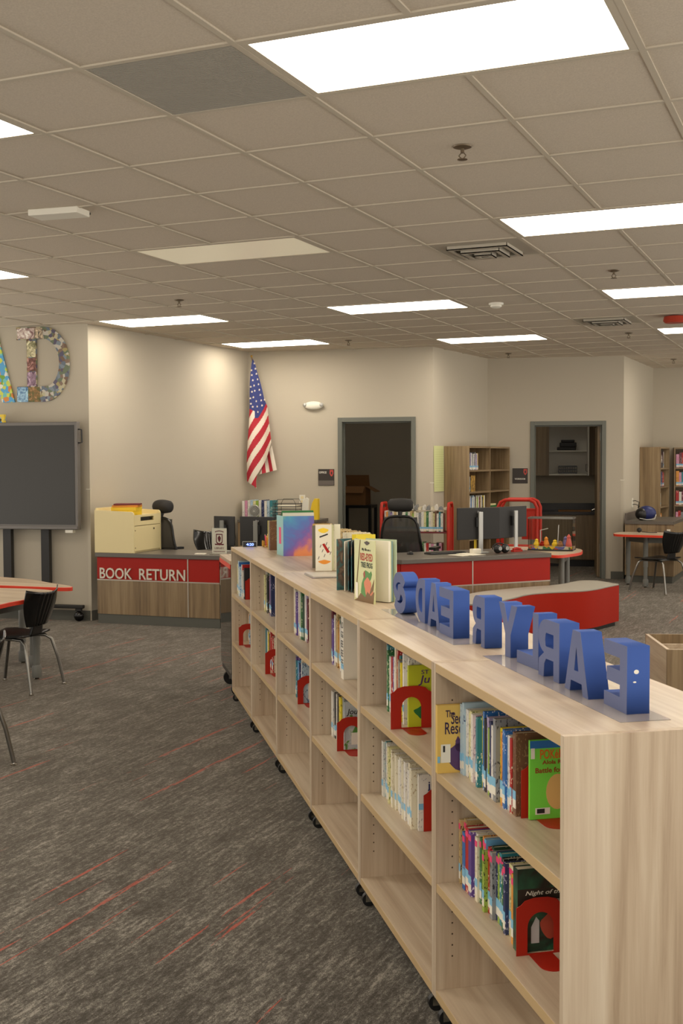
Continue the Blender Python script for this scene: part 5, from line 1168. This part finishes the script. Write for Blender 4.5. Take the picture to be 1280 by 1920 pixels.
G3 = 'books in the far right tall bookcases'
case_books(p_, a_, .33, 1.475, ['black', 'pale yellow', 'lime green', 'cream', 'white'], .03, .23, .16, 'top shelf beside the letter A card', G3)
case_books(p_, a_, .03, 1.205, ['black', 'grey', 'navy', 'white', 'black', 'navy', 'black', 'grey', 'navy', 'black', 'red', 'maroon', 'red'], .036, .21, .16, 'second shelf under the letter A card', G3)
case_books(p_, a_, .03, .92, ['white', 'cream', 'pink', 'white', 'white', 'cream'], .036, .2, .16, 'third shelf under the letter A card', G3)
case_books(p_, a_, .03, .62, ['white', 'cream', 'white', 'red', 'white', 'cream', 'white', 'orange'], .036, .2, .16, 'fourth shelf under the letter A card', G3)
ca, sa = math.cos(a_), math.sin(a_)
t = thing('letter_card', 'black card with white letter A standing in the far right bookcase', 'sign', (p_[0]+ca*.02-sa*.012, p_[1]+sa*.02+ca*.012, 1.4754), a_)
MB().box(0, .30, 0, .004, 0, .262).build('card', black_m, t); text('A', 'lettering', white_m, t, (.09, -.0004, .075), .12, .11, bold=.01)
# second one on the far wall
p_, a_ = tall_case(C[5], CR, .30, 1.82, 2, 'tall wooden bookcase on the far wall, cut by the right edge', depth=.30)
for z, cs in ((1.475, ['pink', 'maroon', 'red', 'pink', 'red', 'white', 'red', 'maroon', 'pink', 'red', 'blue', 'red']), (1.205, ['orange', 'pink', 'teal', 'grey', 'teal', 'pale blue', 'white', 'teal', 'red', 'white']), (.92, ['red', 'white', 'maroon', 'white', 'brown', 'red', 'white', 'teal', 'brown']), (.62, ['pink', 'red', 'grey', 'maroon', 'grey', 'red', 'grey', 'pink'])):
    case_books(p_, a_, .03, z, cs, .038, .215, .16, {1.475: 'top', 1.205: 'second', .92: 'third', .62: 'fourth'}[z]+' shelf of the right-edge bookcase', G3)

# ------------------------------------------------------------------ red book truck behind the right desk
def upright_cart(p, a, L, H_, label):
    t = thing('book_truck', label, 'book cart', p, a, 'red metal book trucks')
    for x in (0, L): 
        MB().tube([(x, -.15, .10), (x, -.15, H_-.06), (x, -.11, H_), (x, .11, H_), (x, .15, H_-.06), (x, .15, .10)], .018, 10).build('end_frame', redmetal_m, t, smooth=True)
        MB().box(x-.003, x+.003, -.13, .13, .30, H_-.05).build('end_plate', redmetal_m, t)
        for y in (-.15, .15):
            c_ = MB().box(x-.014, x+.014, y-.02, y+.02, .07, .0995).build('caster', steel_m, t); MB().seg((x-.012, y, .05), (x+.012, y, .05), .05, n=18).build('wheel', black_m, c_)
    for z in (H_-.33, H_-.66): MB().box(.006, L-.006, -.14, .14, z-.02, z).build('shelf', maroon_m, t)
    return t
pC, aC = frame_T(C[1], C[2], 1.83, .38, 0)
upright_cart(pC, aC, .80, 1.09, 'red metal book truck full of books behind the mesh office chair')
cols = ['white', 'orange', 'grey', 'purple', 'white', 'tan', 'cream', 'white', 'cream', 'white', 'green', 'white', 'tan', 'lime green', 'cream', 'white', 'grey', 'white', 'pale yellow', 'green', 'white', 'cream', 'pale yellow', 'brown', 'white', 'teal', 'white']
case_books(pC, aC, .03, .76, cols, .0262, .235, .16, 'upper shelf of the red book truck', 'books on the red book truck', y0=-.12)
case_books(pC, aC, .03, .43, ['green', 'white', 'lime green', 'red', 'white', 'black', 'red', 'white', 'brown', 'pale blue', 'grey', 'pink', 'white', 'purple', 'pink', 'white', 'green', 'white', 'red', 'white', 'pink', 'white', 'black', 'pink'], .028, .20, .16, 'lower shelf of the red book truck', 'books on the red book truck', y0=-.12)
ca, sa = math.cos(aC), math.sin(aC)
for q_ in range(12):
    x = .20+.05*q_; h_ = random.uniform(.03, .075); Y_ = -.02+random.uniform(-.03, .03)
    o = MB().prismy([(-.02, 0), (.02, 0), (random.uniform(-.01, .025), h_), (random.uniform(-.03, -.012), h_*.7)], -.05, .05).build('paper_flags', [SP['white'], SP['grey'], SP['cream']][q_ % 3]); place(o, (pC[0]+ca*x-sa*Y_, pC[1]+sa*x+ca*Y_, 1.012), aC)
    tag(o, 'leaning pamphlet, %s from the left atop the books on the red truck' % ORD[q_], 'pamphlet', 'pamphlets atop the red book truck')
# second truck
t = thing('book_truck', 'empty red book truck with looped handles behind the desk monitors', 'book cart', (-3.62, 13.0, 0), .12, 'red metal book trucks')
for y in (-.16, .16):
    MB().tube([(0, y, .10), (0, y, 1.06), (.03, y, 1.12), (.08, y, 1.145), (.36, y, 1.145), (.41, y, 1.12), (.44, y, 1.06), (.44, y, .10)], .019, 10).build('end_frame', redmetal_m, t, smooth=True)
    MB().box(.02, .42, y-.004, y+.004, .74, 1.0).build('side_plate', redmetal_m, t) if y > 0 else None
    MB().tube([(.02, y, 1.03), (.42, y, 1.03)], .008).build('rail', redmetal_m, t)
    MB().box(.27, .42, y-.004, y+.004, .70, 1.02).build('side_plate', redmetal_m, t)
for z in (.35, .62): MB().box(.02, .42, -.14, .14, z-.02, z).build('shelf', redmetal_m, t)
for x in (0, .44):
    for y in (-.16, .16): MB().seg((x-.012, y, .05), (x+.012, y, .05), .05, n=16).build('wheel', black_m, t)
# chart paper
p_, a_ = frame_T(C[2], C[3], .01, .003, 1.215)
t = thing('chart_paper', 'yellow-green lined chart paper hung on the wall left of the tall bookcase', 'chart', p_, a_)
MB().grid(lambda u, v: (.0+.31*u+.012*(1-v), -.002-.012*math.sin(PI*u)*(1-v), .56*v), 6, 8).build('sheet', greenpaper_m, t, solid=.001)
mb = MB()
for q_ in range(17): mb.box(.02, .30, -.0165, -.0155, .05+.029*q_, .0515+.029*q_)
mb.build('ruled_lines', plain('rule_line', (150, 160, 110), .8), t)

# ------------------------------------------------------------------ right wall nook
t = thing('low_counter', 'low wood counter with dark top and splash at the far right', 'counter', (-2.60, 15.32, 0), 0)
MB().box(0, .62, .02, 1.25, .09, .76).build('body', dwood_z, t); MB().box(0, .62, .0, 1.26, .7602, .80).box(.0, .02, .0, 1.26, .8002, .90).build('countertop', counter_m, t); MB().box(.02, .60, .04, 1.2, 0, .0898).build('toe_kick', base_m, t)
MB().box(.53, .575, .016, .0195, .62, .70).build('outlet_plate', white_m, t)
t = thing('headset_bag', 'round blue and black headset bag on the low counter', 'bag', (-2.36, 15.55, .8006), .2)
MB().ball((0, 0, .096), .125, .09, .095).build('shell', navy_m, t, smooth='all'); MB().ball((-.06, -.02, .085), .085, .09, .084).build('pouch', black_m, t, smooth='all'); MB().tube([(-.09, -.09, .03), (0, -.11, .012), (.1, -.08, .02), (.12, -.04, .08)], .006).build('strap', silver_m, t)
p_, a_ = frame_T(C[4], C[5], .62, .0008, 1.0)
t = thing('wall_outlet', 'white wall outlet with two plugs above the low counter', 'outlet', p_, a_, 'white wall plates')
MB().box(-.04, .04, -.012, 0, -.065, .065).build('plate', white_m, t, bevel=.002)
for z in (-.025, .025): MB().tube([(0, -.013, z), (.0, -.05, z+.004), (.06, -.09, z-.02), (.14, -.06, z-.10)], .005).build('cord', black_m, t)
t = thing('webcam', 'small black round device with cord on the far red-edged table', 'webcam', (-2.36, 14.98, .6710), 0)
MB().ball((0, 0, .034), .032).build('body', black_m, t, smooth='all'); MB().tube([(.03, 0, .01), (.12, -.02, .005), (.22, 0, .005)], .004).build('cord', black_m, t)
# bin at lower right
t = thing('browser_bin', 'low wooden book bin with dividers cut by the right edge', 'book bin', (-.92, 6.87, 0), .35)
W, D_ = .9, .62
MB().box(0, W, 0, .019, .06, .5).build('front_panel', dwood_z, t, bevel=.001); MB().box(0, W, D_-.019, D_, .06, .5).build('back_panel', dwood_z, t, bevel=.001)
for x in (0, .44, W-.019): MB().box(x, x+.019, .0195, D_-.0195, .06, .5 if x != .44 else .46).build('side_panel' if x != .44 else 'divider', wood_y, t, bevel=.001)
for y in (.2, .4): MB().box(.0195, .4395, y, y+.014, .08, .47).box(.4595, W-.0195, y, y+.014, .08, .47).build('divider', wood_y, t)
MB().box(.0195, W-.0195, .0195, D_-.0195, .06, .078).build('bottom_panel', dwood_x, t); MB().box(.04, W-.04, .04, D_-.04, 0, .0598).build('plinth', black_m, t)
